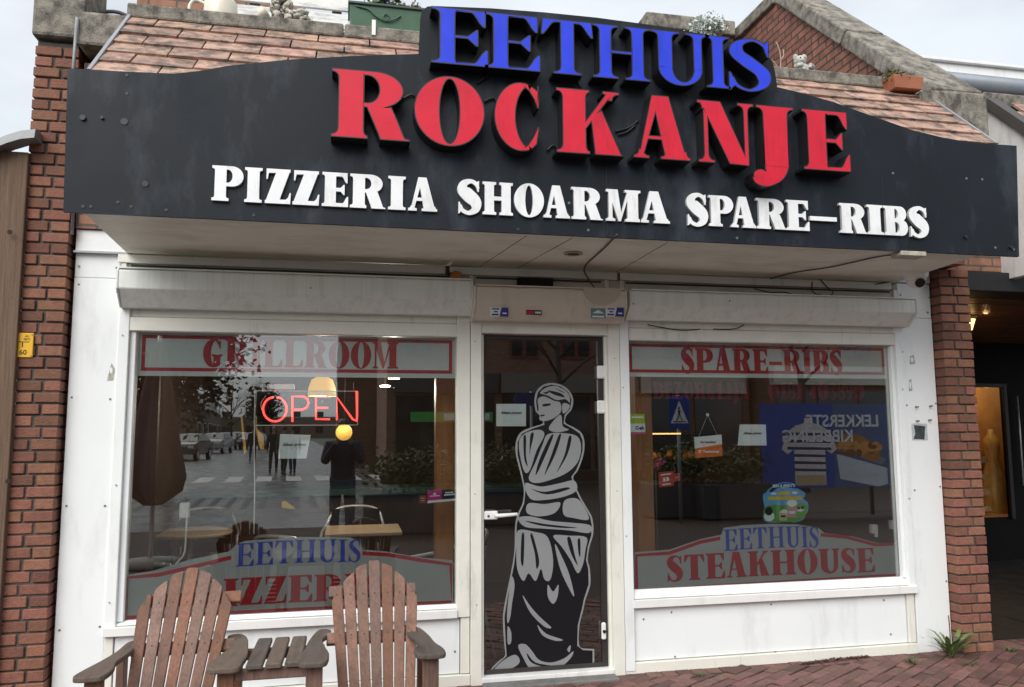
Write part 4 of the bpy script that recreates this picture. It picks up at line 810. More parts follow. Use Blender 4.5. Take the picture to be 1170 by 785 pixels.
# sash and long skirt folds
G_([(592, 592), (606, 590), (628, 595), (650, 597), (674, 600), (673, 609), (650, 606), (622, 604), (600, 602)])
for pts in ([(600, 595), (625, 599), (660, 603), (640, 603), (615, 600)],): G_(pts, 4, 1)
G_([(592, 606), (612, 608), (626, 614), (632, 640), (629, 662), (622, 662), (618, 650), (612, 664), (604, 655), (598, 664), (591, 650), (590, 625)])
for pts in ([(606, 612), (609, 612), (616, 640), (613, 650), (611, 632)], [(596, 612), (599, 612), (598, 645), (595, 640)]): G_(pts, 4, 1)
G_([(632, 612), (650, 612), (670, 614), (669, 628), (666, 645), (660, 655), (652, 640), (642, 625)])
for pts in ([(648, 616), (652, 615), (657, 635), (660, 646), (653, 634)], [(660, 617), (663, 617), (663, 636), (661, 632)]): G_(pts, 4, 1)
for pts in ([(634, 622), (640, 632), (650, 655), (656, 680), (652, 676), (640, 650)], [(626, 668), (632, 676), (638, 668), (637, 682), (632, 690), (626, 682)], [(584, 660), (588, 668), (585, 690), (583, 705), (580, 712), (579.5, 698)], [(597, 680), (607, 694), (618, 706), (630, 717), (622, 716), (606, 700)], [(614, 714), (624, 724), (643, 731), (634, 732), (620, 726)], [(580, 716), (584, 722), (584, 734), (580, 735)],
            [(592, 738), (600, 736), (608, 744), (616, 754), (630, 757), (645, 752), (655, 744), (652, 752), (640, 762), (620, 764), (606, 764), (598, 752)], [(564, 768), (572, 757), (588, 748), (594, 756), (584, 764)], [(648, 742), (652, 737), (651, 745)]): G_(pts, 4)
G_([(602, 746), (612, 757), (634, 761), (618, 761), (606, 756)], 4, 1)
flat('figure', silp, YS, [mat('statue_grey', (.235, .245, .25), .5, .06, 5), black_d], t)

# ---- papers and stickers on the glass
def card(name, label, cat, pts, polys, mats, group=None, Y=.0575, lines=(), curl=0.0):
    P_ = px2(pts, Y); c0 = Vector(P_[0]); cx_ = sum(p[0] for p in P_)/len(P_); cz_ = sum(p[1] for p in P_)/len(P_)
    t = thing(name, label, cat, (cx_, Y, cz_), group)
    # bilinear map of the unit square on the four corners (tl, tr, br, bl)
    tl, tr, br_, bl_ = [Vector(p) for p in P_]
    mp_ = lambda u, v: tuple((bl_*(1-u)+br_*u)*(1-v)+(tl*(1-u)+tr*u)*v)
    flat('sheet', [(vv, [mp_(u, v) for u, v in pp]) for vv, pp in polys], Y, mats, t)
    for body, u, v, sz, m, bold, sh in lines:
        p = mp_(u, v); text('print', body, (p[0], Y-.001, p[1]), sz, m, t, bold=bold, shear=sh)
    return t
sq = [(0, 0), (1, 0), (1, 1), (0, 1)]
card('paper_notice', 'white paper notice taped to the left window under the neon sign', 'notice', [(320, 496), (355, 497), (350, 524), (318, 524)], [(0, sq)], [paper], 'white card-only notices', lines=[('Alleen pinnen', .5, .58, .026, ink, .0006, .25)])
card('paper_notice', 'white paper notice on the door glass beside the statue figure', 'notice', [(567, 461.5), (601, 461.5), (601, 487), (567, 487)], [(0, sq)], [paper], 'white card-only notices', lines=[('Alleen pinnen', .5, .6, .026, ink, .0006, .25)])
card('paper_notice', 'white paper notice on the right window beside the orange hanging card', 'notice', [(845, 485), (875, 485), (876, 509), (843, 509)], [(0, sq)], [paper], 'white card-only notices', lines=[('Alleen pinnen', .5, .58, .026, ink, .0006, .25)])
orx = card('hanging_card', 'white and orange delivery card hanging on a cord in the right window', 'sign', [(793, 499.5), (824.5, 496.5), (825.5, 521), (794.5, 523.5)], [(0, [(0, 0), (1, 0), (1, .55), (0, .45)]), (1, [(0, .45), (1, .55), (1, 1), (0, 1)])], [orange_p, paper], lines=[('Nu bestellen?', .5, .70, .022, red_d, .0008, 0), ('Thuisbezorgd', .58, .25, .022, paper, .0008, 0)])
b = MB(); hk = at(808.5, 474, .0572); b.tube([at(798, 500, .0572), hk], .0014, 5); b.tube([at(820, 498, .0572), hk], .0014, 5); b.build('cord', framew, orx)
b = MB(); b.tube([hk+Vector((0, .004, 0)), hk-Vector((0, .001, 0))], .012, 10); b.build('suction_cup', silv_d, orx)
p = xz(800, 516, .0565); flat('emblem', [(0, ell(p[0]+.0, p[1], .012, .012, 16)), (None, [(p[0]-.002, p[1]-.004), (p[0]+.013, p[1]-.004), (p[0]+.013, p[1]+.004), (p[0]-.002, p[1]+.004)])], .0565, [paper], orx)
card('window_sticker', 'pink and black sticker at the right edge of the left window', 'sticker', [(488.5, 560.5), (521, 559), (521, 572), (488.5, 575)], [(0, [(0, .2), (.5, .2), (.5, 1), (0, 1)]), (1, [(.5, .2), (1, .2), (1, 1), (.5, 1)]), (2, [(0, 0), (1, 0), (1, .2), (0, .2)]), (2, [(.58, .5), (.95, .5), (.95, .62), (.58, .62)]), (2, [(.62, .7), (.9, .7), (.9, .8), (.62, .8)]), (2, [(.08, .5), (.42, .5), (.42, .58), (.08, .58)]), (2, [(.2, .62), (.3, .62), (.3, .78), (.2, .78)])], [mat('magenta_print', (.55, .01, .22), .5), black_d, paper])
card('window_sticker', 'tiny red square sticker beside the pink one in the left window', 'sticker', [(479, 566), (487, 566), (487, 575), (479, 575)], [(0, sq), (1, [(.25, .3), (.75, .3), (.75, .4), (.25, .4)]), (1, [(.25, .6), (.75, .6), (.75, .7), (.25, .7)])], [mat('rust_print', (.30, .06, .03), .6), grey_d])
card('window_sticker', 'lime, white and pink sticker at the upper left edge of the right window', 'sticker', [(720, 473), (736.5, 473), (737.5, 496), (720.5, 496)], [(0, [(0, .52), (1, .52), (1, 1), (0, 1)]), (1, [(0, .1), (1, .1), (1, .52), (0, .52)]), (2, [(0, 0), (1, 0), (1, .1), (0, .1)]), (3, [(.1, .8), (.9, .8), (.9, .88), (.1, .88)])], [mat('lime_print', (.45, .55, .03), .5), paper, mat('pink_print', (.65, .1, .25), .5), paper], lines=[('C-ah', .6, .3, .032, navy, .002, .15)])
card('window_sticker', 'red square review sticker low on the left of the right window', 'sticker', [(752, 540), (769, 538), (770, 555), (753.5, 557)], [(0, sq), (1, [(.15, .78), (.85, .78), (.85, .86), (.15, .86)]), (1, [(.2, .12), (.8, .12), (.8, .2), (.2, .2)]), (1, [(.3, .35), (.45, .35), (.45, .6), (.3, .62)]), (1, [(.52, .35), (.7, .4), (.7, .6), (.52, .66)])], [mat('red_print', (.5, .05, .03), .5), paper])
card('window_sticker', 'small red sticker tucked beside the red square one in the right window', 'sticker', [(769.5, 541), (777, 540.5), (777, 549.5), (770, 550)], [(0, sq), (1, [(.2, .45), (.8, .45), (.8, .55), (.2, .55)])], [MATS['red_print'], grey_d])
# round-cornered ice cream sticker
t = thing('ice_cream_sticker', 'cloud shaped ice cream sticker with blue sky, green hill and tubs, above the STEAKHOUSE lettering', 'sticker', (3.2, YD, .9))
so2 = smooth([(878, 559), (889, 552.5), (898, 551), (908, 553), (912, 559), (919, 562), (920, 567), (918, 570), (923, 574), (923.5, 582), (921, 588), (917, 594), (908, 597), (899, 596), (890, 597), (880, 597), (873.5, 595), (872, 588), (873.5, 580), (872, 572), (872, 565), (876, 562)], 3, True)
G2 = [(0, px2(so2, YD)), (1, px2(smooth([(874, 594), (873.5, 580), (884, 577), (896, 577.5), (910, 575), (922, 577), (921, 588), (916, 593), (908, 596), (890, 596.5)], 3, True), YD)),
      (3, px2(smooth([(879.5, 560), (889, 553.5), (898, 552), (908, 554), (910.5, 558.5), (898, 556.5), (889, 557.5), (881.5, 562.5)], 3, True), YD))]
for cx_, cy_, rx, ry, v in ((884, 564, 3.5, 1.5, 2), (908, 563, 3.5, 1.6, 2), (879, 590, 6.0, 5.5, 2), (878.5, 584, 4.6, 5, 3), (905, 575, 6, 4, 2), (896, 586, 5, 4, 2), (914, 582, 5, 2.6, 2), (912, 580.5, 3, 1.6, 3), (917, 580, 2, 2, 3)): G2.append((v, px2(ell(cx_, cy_, rx, ry, 18), YD)))
for x0, y0, x1, y1, v in ((899, 579, 911, 591, 4), (890, 586, 900, 595, 5), (901, 584, 909, 587, 2), (891.5, 589, 898.5, 591, 3)): G2.append((v, px2([(x0, y0), (x1, y0), (x1-1, y1), (x0+1, y1)], YD)))
flat('sticker_sheet', G2, YD, [mat('sky_print', (.16, .42, .72), .5), mat('meadow_print', (.12, .40, .05), .5), paper, black_d, mat('tub_print', (.55, .30, .28), .5), mat('cream_print', (.62, .50, .36), .5)], t)
p = at(895.5, 555.2, YD-.001); text('print', "BEN & JERRY'S", tuple(p), .028, paper, t, bold=.0012, rot=(math.pi/2, 0, 0)); p = at(896, 564.5, YD-.001); text('print', 'Non', tuple(p), .03, mat('gold_print', (.75, .55, .03), .5), t, bold=.001) if False else None
for x0, x1, yy in ((889, 903, 563.5), (877, 917, 569.5)): flat('print', [(0, px2([(x0+1, yy-2), (x1-1, yy-2.2), (x1, yy+1.5), (x0, yy+2)], YD-.001))], YD-.001, [mat('gold_print', (.75, .55, .03), .5)], t)

# ================================================================ SMALL THINGS ON THE FRONT
# yellow hydrant plate on the left pillar
YP = -.082
x0, z1 = xz(14, 380, YP); x1, z0 = xz(37, 408.5, YP)
t = thing('hydrant_plate', 'small yellow hydrant marker plate screwed to the left brick pillar', 'sign', ((x0+x1)/2, YP, z0))
b = MB(); b.box(x0, x1, YP, YP+.006, z0, z1); b.build('plate', yell, t, .003)
w_, h_ = x1-x0, z1-z0
b = MB()
b.box(x0+w_*.18, x1-w_*.18, YP-.0012, YP, z0+h_*.615, z0+h_*.645); b.box(x0+w_*.48, x0+w_*.53, YP-.0012, YP, z0+h_*.42, z0+h_*.612); b.build('pipe_mark', ink, t)
text('print', '60', (x0+w_*.55, YP-.0008, z0+h_*.2), .04, ink, t, bold=.0006); text('print', 'A', (x0+w_*.16, YP-.0008, z0+h_*.78), .04, ink, t); text('print', 'Alc\n0873', (x0+w_*.7, YP-.0008, z0+h_*.80), .018, ink, t)
for u, v in ((.1, .93), (.92, .93), (.1, .07), (.92, .07)): screw(x0+w_*u, z0+h_*v, YP, t, .004)
# security camera and its cables
p = atz(1043, 292, 2.70)
cy_ = -.30; cp_ = at(1046, 318, cy_); tcam = thing('security_camera', 'white dome security camera hanging under the right end of the canopy', 'camera', (cp_.x, cy_, 2.70))
zc_ = cp_.z
b = MB(); b.lathe((cp_.x, cy_, zc_), [(.085, 2.703-zc_), (.088, .05), (.082, .012), (.066, -.014)], 22); b.build('housing', white, tcam, .003)
b = MB(); b.blob((cp_.x, cy_, zc_-.012), .062, 12); b.build('eyeball', white, tcam); b = MB(); q = (CAMP-Vector((cp_.x, cy_, zc_))).normalized(); q = Vector((-.1, -.85, -.5)).normalized(); c0 = Vector((cp_.x, cy_, zc_-.012)); b.tube([c0+q*.05, c0+q*.066], .034, 16); b.build('lens', blackm, tcam)
pts = [(868, 322), (905, 312), (950, 305), (1000, 294), (1030, 290)]
ca = cable('cable', [atz(a, c2, 2.697) for a, c2 in pts], .005, mat('brown_cable', (.09, .07, .06), .6), so_)
cable('cable', [atz(a, c2, 2.697) for a, c2 in ((705, 268), (690, 284), (668, 305))] + [at(672, 318, -.03), at(680, 330, -.08)], .005, MATS['brown_cable'], so_)
p = atz(1038, 291, 2.69); b = MB(); b.box(p.x-.09, p.x+.09, p.y-.05, p.y+.05, 2.672, 2.702); b.build('junction_box', mat('old_bracket', (.4, .36, .29), .6, .4, 20), so_, .004)
for pts in (((928, 322), (928, 332), (933, 336), (938, 336)), ((862, 330), (880, 334), (896, 334), (912, 338)), ((936, 318), (945, 328), (952, 334), (948, 338)), ((1000, 325), (1015, 322), (1030, 318))):
    cable('cable', [at(a, c2, -.035) for a, c2 in pts], .004, blackm, shop)
for pts in (((740, 371), (775, 377), (800, 376)), ((815, 376), (838, 376), (850, 371))): cable('cable', [at(a, c2, -.02) for a, c2 in pts], .004, blackm, shop)
# orange alarm lamp
p = at(520, 317, -.05); t = thing('alarm_lamp', 'small orange alarm lamp above the left roller shutter', 'lamp', tuple(p)); b = MB(); b.tube([(p.x, -.03, p.z), (p.x, -.1, p.z)], [.038, .036], 16); b.build('lens', mat('amber_lens', (.45, .13, .01), .3), t, .006); b = MB(); b.box(p.x-.045, p.x+.045, -.03, -.001, p.z-.04, p.z+.04); b.build('base', blackm, t)
# mirror-like patch and bolts on the right panel
x0, z1 = xz(1041, 484); x1, z0 = xz(1060, 503)
flat('metal_patch', [(0, rect2(x0, x1, z0, z1)), (1, [(x0+.01, z0+.01), (x1-.03, z0+.005), (x1-.015, z1-.02), (x0+.02, z1-.01), (x0+.03, z0+.05)])], -.002, [mat('dull_patch', (.5, .52, .53), .3, .3, 20), mat('dark_patch', (.05, .06, .065), .4, .5, 20)], shop)
for px, py in ((1046, 465), (1062, 464), (1047, 481), (1061, 480)): x_, z_ = xz(px, py); b = MB(); b.tube([(x_, .001, z_), (x_, -.03, z_)], .006, 8); b.build('bolt', screwm, shop)
for px, py, w_, h_ in ((1042, 411, 8, 12), (1040, 440, 5, 16)): 
    x_, z_ = xz(px, py); flat('sticker_remnant', [(0, [(x_-w_*.003, z_-h_*.003), (x_+w_*.003, z_-h_*.0025), (x_+w_*.002, z_+h_*.003), (x_-w_*.002, z_+h_*.0022)]), (None, ell(x_, z_, w_*.0018, h_*.0018, 10))], -.0015, [mat('sticker_rest', (.38, .36, .30), .7, .5, 40)], shop)
for px, py, w_, h_ in ((127, 425, 7, 18),): x_, z_ = xz(px, py); flat('sticker_remnant', [(0, [(x_-w_*.003, z_-h_*.003), (x_+w_*.002, z_-h_*.0028), (x_+w_*.003, z_+h_*.001), (x_, z_+h_*.003)]), (None, ell(x_, z_+.01, .008, .02, 9))], -.0015, [MATS['sticker_rest']], shop)
# open sign: clear panel with red tubes, hung inside the left window
YO = .12
x0, z1 = xz(291, 446, YO); x1, z0 = xz(409, 486, YO)
t = thing('neon_sign', 'red neon OPEN sign on a clear panel hanging in the left window', 'sign', ((x0+x1)/2, YO, z0))
b = MB(); b.box(x0, x1, YO, YO+.006, z0, z1); b.build('clear_panel', glassmat('acrylic', .05, (.82, .84, .86)), t)
b = MB(); x_, z_ = xz(321, 441, YO); b.box(x_-.085, x_+.085, YO-.02, YO+.03, z_-.022, z_+.012); b.build('transformer', white, t, .004)
neon = mat('neon_red', (.9, .12, .06), .4, emit=((1, .045, .04), 2.5))
def neo(paths):
    b = MB()
    for p_ in paths: b.tube([at(a, c2, YO-.015) for a, c2 in p_], .0062, 8)
    b.build('neon_tube', neon, t)
for q0, q1, q2, q3 in ((x0, x1, z1-.005, z1), (x0, x1, z0, z0+.005), (x0, x0+.005, z0, z1), (x1-.005, x1, z0, z1)): b = MB(); b.box(q0, q1, YO-.002, YO+.008, q2, q3); b.build('panel_edge', mat('bright_edge', (.6, .62, .64), .3), t)
oc = [(314+13.5*math.cos(q), 467.5+14*math.sin(q)) for q in [math.pi*2*k/22-1.4 for k in range(22)]]
neo([oc]); neo([[(334, 482), (334, 453), (347, 453), (351.5, 456), (352.5, 461), (350, 466), (345, 468), (336, 468)]]); neo([[(376, 453.5), (361, 453.5), (361, 479), (377, 479)], [(361, 466), (375, 466)]]); neo([[(385, 480), (385, 454), (403, 479), (407, 481), (408, 476), (407.5, 447)]])
cable('cord', [(at(a, c2, YO+.01)) for a, c2 in ((293, 446), (290.5, 500), (291, 560), (290, 610))], .004, white, t); cable('cord', [(at(a, c2, YO-.005)) for a, c2 in ((314, 482), (303, 475), (298, 462), (304, 452))], .002, framew, t)
b = MB(); 
for px in (300, 404): b.tube([at(px, 447, YO), at(px, 437, YO)], .002, 5)
b.build('hanger', alu, t)
# ================================================================ THE TWO-SEAT WOODEN BENCH
bench = thing('wooden_bench', 'weathered reddish double garden chair with a small table between, before the left window', 'bench', (-.29, -1.3, 0))
def bx(name, x0, x1, y0, y1, z0, z1, m, par=bench, bev=.004): b = MB(); b.box(x0, x1, y0, y1, z0, z1); return b.build(name, m, par, bev)
def back(cx_, tilt):
    # fan of seven slats: narrow at the seat, spread and rounded at the top
    B0 = Vector((cx_, -1.47, .22)); T0_ = Vector((cx_+tilt, -.985, .955)); up = (T0_-B0); Ln = up.length; up.normalize(); nn = Vector((0, -up.z, up.y)).normalized(); th = .02
    for k in range(7):
        o = k-3; xb = o*.0445; xt = o*.0655; wb, wt = .040, .057
        top = Ln - .0135*o*o - (.0 if o else 0)
        cutl = -.014*(-o+.5) if o <= 0 else .010; L_ = []
        def pt(u, s): xx = xb+(xt-xb)*s/Ln + u*(wb+(wt-wb)*s/Ln); return B0+up*s+Vector((1, 0, 0))*xx
        slope = .026*abs(o)
        tl, tr = (top-slope if o < 0 else top-.002), (top-slope if o > 0 else top-.002)
        tm = max(tl, tr)
        f = [pt(-.5, 0), pt(.5, 0), pt(.5, tr), pt(.25, tr+(tl-tr)*.25+.006), pt(-.25, tr+(tl-tr)*.75+.006), pt(-.5, tl)]
        jit = nn*random.uniform(-.003, .003)
        b = MB(); b.prism([p+jit for p in f], nn*-th); s_ = b.build('back_slat', wood, bench, .003)
        for sz in (Ln-.17, Ln-.37):
            p = pt(random.uniform(-.05, .05), sz)+nn*.0005+jit; b = MB(); b.tube([p-nn*.004, p+nn*.001], .0045, 8); b.build('nail', MATS['black_bolt'], s_)
    for s, hw in ((Ln-.17, .215), (Ln-.40, .225), (.12, .16)):
        o = B0+up*s-nn*(th+.036)+Vector((tilt*s/Ln-hw, 0, 0)); b = MB(); b.obox(o, (2*hw, 0, 0), up*.055, nn*.034); b.build('back_rail', wood, bench, .004)
back(-.755, .035); back(.165, -.012)
ZA = .645
def arm(pts, flip=False):
    pts = smooth(pts, 4, True); b = MB(); b.prism([(x, y, ZA-.024) for x, y in pts], (0, 0, .024)); return b.build('armrest', greyw, bench, .006, 2)
arm([(-1.05, -1.60), (-1.045, -1.52), (-1.01, -1.38), (-.985, -1.24), (-.975, -1.08), (-.925, -1.05), (-.92, -1.14), (-.925, -1.28), (-.94, -1.40), (-.925, -1.50), (-.935, -1.60), (-.99, -1.615)])
arm([(-.54, -1.60), (-.55, -1.52), (-.52, -1.38), (-.50, -1.26), (-.52, -1.14), (-.535, -1.06), (-.48, -1.04), (-.44, -1.12), (-.42, -1.26), (-.405, -1.42), (-.41, -1.52), (-.42, -1.605), (-.48, -1.615)])
arm([(-.175, -1.60), (-.18, -1.52), (-.165, -1.38), (-.15, -1.22), (-.115, -1.05), (-.06, -1.05), (-.06, -1.13), (-.09, -1.23), (-.075, -1.36), (-.055, -1.48), (-.065, -1.60), (-.12, -1.615)])
arm([(.325, -1.58), (.315, -1.50), (.335, -1.42), (.33, -1.30), (.295, -1.16), (.265, -1.06), (.32, -1.04), (.375, -1.12), (.405, -1.26), (.42, -1.40), (.445, -1.50), (.445, -1.585), (.39, -1.60)])
for k in range(3):
    x = -.395+k*.079; j = random.uniform(-.004, .004)
    b = MB(); b.prism([(x, -1.575+j, ZA-.026), (x+.068, -1.575+j, ZA-.026), (x+.072, -1.14, ZA-.026), (x+.006, -1.14, ZA-.026)], (0, 0, .024)); b.build('table_slat', greyw, bench, .005)
bx('table_rail', -.50, -.08, -1.55, -1.52, ZA-.075, ZA-.030, wood); bx('table_rail', -.50, -.08, -1.24, -1.205, ZA-.075, ZA-.030, wood)
for x in (-.985, -.475, -.115, .385):
    bx('leg', x-.035, x+.035, -1.56, -1.525, 0, ZA-.03, wood); bx('rear_leg', x-.02, x+.015, -1.15, -1.08, 0, ZA-.03, wood)
    b = MB(); b.prism([(x-.012, -1.525, ZA-.03), (x-.012, -1.44, ZA-.03), (x-.012, -1.525, ZA-.15)], (.024, 0, 0)); b.build('arm_bracket', wood, bench, .003)
    b = MB(); b.prism([(x-.012, -1.72, .36), (x-.012, -1.72, .28), (x-.012, -1.08, .02), (x-.012, -.95, .02), (x-.012, -1.44, .26)], (.026, 0, 0)); b.build('seat_rail', wood, bench, .003)
for cx_ in (-.765, .155):
    for k in range(6): bx('seat_slat', cx_-.26, cx_+.26, -1.755+k*.066, -1.755+k*.066+.058, .355-k*.020, .378-k*.020, wood)

# ================================================================ ON THE PARAPET
def on(px, py, Y): return at(px, py, Y)
YC = -.12; ZC = 4.186
def ox(px, Y=YC, py=20): return at(px, py, Y).x
# iron scroll at the far left
p = at(130, 10, .1); t = thing('iron_scroll', 'dark iron scroll ornament between the left stone cap and the coping', 'ornament', (p.x, .1, 4.14))
b = MB()
for q, r in ((0, .17), (.02, .135), (.04, .10), (.05, .065)): b.tube([(p.x+q+r*math.cos(a), .1, 4.15+r*1.0*math.sin(a)) for a in [math.pi*k/14 for k in range(15)]], .012, 6)
b.build('scroll', mat('old_iron', (.07, .075, .07), .6, .4, 20), t); b = MB(); b.tube([(p.x-.21, .1, 4.13), (p.x-.20, .1, 4.26), (p.x-.13, .1, 4.32)], .014, 6); b.build('hook', mat('galvanised', (.5, .5, .5), .4, .2, metal=.6), t)
# watering can
enam = mat('cream_enamel', (.72, .68, .58), .4, .08, 8, dirt=(.3, .25, .18), damt=.4); x = ox(252)
t = thing('watering_can', 'cream watering can lying along the coping at the left', 'watering can', (x, YC, ZC))
b = MB(); b.lathe((x, YC, ZC), [(.10, 0), (.105, .02), (.10, .14), (.085, .16)], 20); b.build('body', enam, t)
b = MB(); b.tube(smooth([(x-.09, YC, ZC+.13), (x-.16, YC, ZC+.15), (x-.19, YC, ZC+.09), (x-.15, YC, ZC+.03), (x-.10, YC, ZC+.03)], 5), .010, 7); b.build('handle', enam, t)
b = MB(); b.tube([(x+.09, YC, ZC+.03), (x+.18, YC, ZC+.05), (x+.235, YC, ZC+.085)], [.02, .015, .013], 10); b.tube([(x+.225, YC, ZC+.075), (x+.27, YC, ZC+.115), (x+.272, YC, ZC+.117)], [.014, .045, .043], 14); b.build('spout', enam, t)
# white pallet planks behind
Yp = .55; x0, x1 = at(268, 10, Yp).x, at(398, 20, Yp).x
t = thing('pallet_screen', 'white painted plank screen standing behind the coral stone', 'screen', ((x0+x1)/2, Yp, 4.06))
zt = at(330, 2, Yp).z
for k, zz in enumerate((4.30, 4.44, 4.585, 4.73)):
    b = MB(); b.box(x0, x1, Yp, Yp+.025, zz, zz+.115); b.build('plank', mat('flaking_white', (.78, .78, .76), .6, .1, 5, dirt=(.2, .18, .16), damt=.7, dscale=(1.2, 3, 9), dlo=.5, dhi=.62), t, .003)
for xx in (x0+.1, x1-.12): b = MB(); b.box(xx, xx+.07, Yp+.026, Yp+.08, 4.06, 4.9); b.build('post', greyw, t)
# coral stone
x = ox(332)
t = thing('coral_stone', 'rough pale coral stone with holes standing on the coping', 'stone', (x, YC, ZC))
b = MB(); rs = random.Random(3)
def lump(cx_, cz_, rx, rz, n):
    for k in range(n):
        a = rs.uniform(0, 6.28); r = math.sqrt(rs.random()); r_ = rs.uniform(.012, .026)
        b.blob((cx_+rx*r*math.cos(a), YC+rs.uniform(-.05, .05), max(ZC+.012, cz_+rz*r*math.sin(a))), (r_, r_*.9, r_*rs.uniform(.6, 1.1)), 6, .006)
lump(x-.055, ZC+.12, .06, .12, 150); lump(x+.06, ZC+.065, .085, .06, 140)
b.build('rock', mat('coral', (.52, .49, .43), .9, .35, 26, .8, 60, dirt=(.09, .08, .06), damt=.85, dscale=(14, 14, 14), dlo=.5, dhi=.6), t)
# green trough with flowers
x0, x1 = ox(399, YC, 20), ox(487, YC, 40)
t = thing('green_trough', 'green metal flower trough with scalloped edge on the coping beside the blue letters', 'planter', ((x0+x1)/2, YC, ZC))
gm = mat('green_metal', (.055, .13, .075), .5, .15, 6, .05, 30, dirt=(.03, .05, .03), damt=.4)
b = MB(); b.hull([(x0+.02, -.20, ZC), (x1, -.20, ZC), (x1, -.02, ZC), (x0+.02, -.02, ZC)], [(x0, -.22, ZC+.185), (x1+.02, -.22, ZC+.185), (x1+.02, 0, ZC+.185), (x0, 0, ZC+.185)]); b.build('body', gm, t, .004)
b = MB(); b.box(x0-.008, x1+.025, -.232, .008, ZC+.178, ZC+.195); b.build('rim', mat('green_dark', (.03, .06, .04), .5), t, .003)
b = MB(); b.tube(smooth([(x0+.04, -.222, ZC+.165), (x0+.12, -.224, ZC+.15), (x0+.17, -.222, ZC+.11), (x0+.23, -.22, ZC+.085), (x0+.29, -.222, ZC+.10), (x0+.33, -.22, ZC+.13)], 5), .005, 6); b.tube([(x0+.235+.02*math.cos(a), -.222, ZC+.11+.02*math.sin(a)) for a in [6.28*k/10 for k in range(11)]], .004, 5); b.build('swag', gm, t)
def foliage(name, m, par, c, r, n, sz, seed=1, flat_=.6, down=0):
    rs = random.Random(seed); b = MB(); c = Vector(c)
    cl = [(Vector((rs.gauss(0, 1), rs.gauss(0, 1), rs.gauss(0, 1))).normalized()*rs.random()**.4) for _ in range(max(5, n//40))]
    for k in range(n):
        q = rs.choice(cl); d = Vector((rs.gauss(0, .28), rs.gauss(0, .28), rs.gauss(0, .28)))+q*.85
        p = c+Vector((d.x*r[0], d.y*r[1], d.z*r[2])); a = Vector((rs.gauss(0, 1), rs.gauss(0, 1), rs.gauss(0, flat_))).normalized(); s_ = sz*rs.uniform(.6, 1.4)
        e = a.cross(Vector((rs.gauss(0, 1), rs.gauss(0, 1), rs.gauss(0, 1)))).normalized()
        b.poly([p, p+a*s_*.5+e*s_*.28, p+a*s_, p+a*s_*.5-e*s_*.28])
    return b.build(name, m, par)
foliage('foliage', green_l, t, ((x0+x1)/2-.05, -.11, ZC+.22), (.2, .08, .06), 260, .045, 4); foliage('flowers', mat('violet_petal', (.25, .2, .6), .6, .4, 9, island=.4), t, ((x0+x1)/2-.02, -.12, ZC+.25), (.14, .06, .035), 60, .03, 8)
x = ox(470, -.05, 8); t2 = thing('dry_shrub', 'dry grey heather clump behind the green trough', 'plant', (x, -.02, ZC+.19)); foliage('foliage', mat('heather', (.20, .16, .14), .8, .4, 9, island=.5), t2, (x, -.05, ZC+.26), (.10, .06, .07), 420, .03, 9)
p = at(806, 32, 2.45); t = thing('silver_shrub', 'silvery grey shrub in front of the terrace coping behind the blue letters', 'plant', (p.x, 2.45, p.z-.15)); foliage('foliage', mat('silver_leaf', (.55, .60, .56), .8, .2, 9, island=.3), t, (p.x, 2.4, p.z-.03), (.19, .12, .13), 1500, .04, 11); b = MB(); b.tube([(p.x, 2.42, p.z-.3), (p.x, 2.41, p.z-.05)], .015, 6); b.build('stem', greyw, t); b = MB(); b.lathe((p.x, 2.42, 4.06), [(.09, 0), (.12, p.z-.28-4.06)], 14); b.build('pot', mat('terracotta', (.36, .13, .07), .75, .2, 8), t)
# koala figurine
x = ox(915, YC, 75); fig = mat('plaster_grey', (.50, .49, .45), .85, .2, 20, .4, 60, dirt=(.12, .12, .1), damt=.6, dscale=(14, 14, 10), dlo=.48, dhi=.62)
t = thing('animal_figurine', 'small grey plaster koala figurine sitting on the coping by a bare twig', 'figurine', (x, YC, ZC))
b = MB(); b.blob((x+.01, YC, ZC+.06), (.062, .055, .068), 12); b.blob((x-.005, YC, ZC+.145), (.046, .044, .042), 12); b.blob((x-.038, YC+.005, ZC+.175), (.020, .014, .024), 8); b.blob((x+.035, YC+.005, ZC+.18), (.022, .014, .026), 8); b.blob((x-.012, YC-.045, ZC+.138), (.012, .010, .016), 8)
for s in (-1, 1): b.tube(smooth([(x+s*.045, YC-.01, ZC+.095), (x+s*.065, YC-.05, ZC+.08), (x+s*.03, YC-.075, ZC+.085)], 4), .018, 7); b.tube(smooth([(x+s*.035, YC-.02, ZC+.03), (x+s*.06, YC-.06, ZC+.035), (x+s*.045, YC-.085, ZC+.01)], 4), .022, 7)
b.build('body', fig, t); b = MB()
for s in (-1, 1): b.blob((x-.008+s*.018, YC-.041, ZC+.155), .005, 6)
b.build('eyes', blackm, t)
x = ox(893, YC, 75); t = thing('bare_twig', 'bare branching twig standing on the coping left of the figurine', 'twig', (x, YC+.03, ZC))
b = MB(); rs = random.Random(5); yq = YC+.03
for pts in (((0, 0), (.005, .08), (-.03, .14), (-.10, .19), (-.17, .22)), ((.005, .08), (.02, .16), (.018, .25), (.0, .31)), ((-.03, .14), (-.09, .12), (-.14, .13), (-.17, .18)), ((-.02, .02), (-.1, .04), (-.16, .10), (-.18, .16)), ((.02, .16), (.045, .20), (.05, .25)), ((-.10, .19), (-.11, .24), (-.1, .28))):
    b.tube(smooth([(x+a, yq+.01*i, ZC+c_) for i, (a, c_) in enumerate(pts)], 4), .0045, 5)
b.build('branches', mat('bleached_twig', (.36, .27, .20), .8), t)
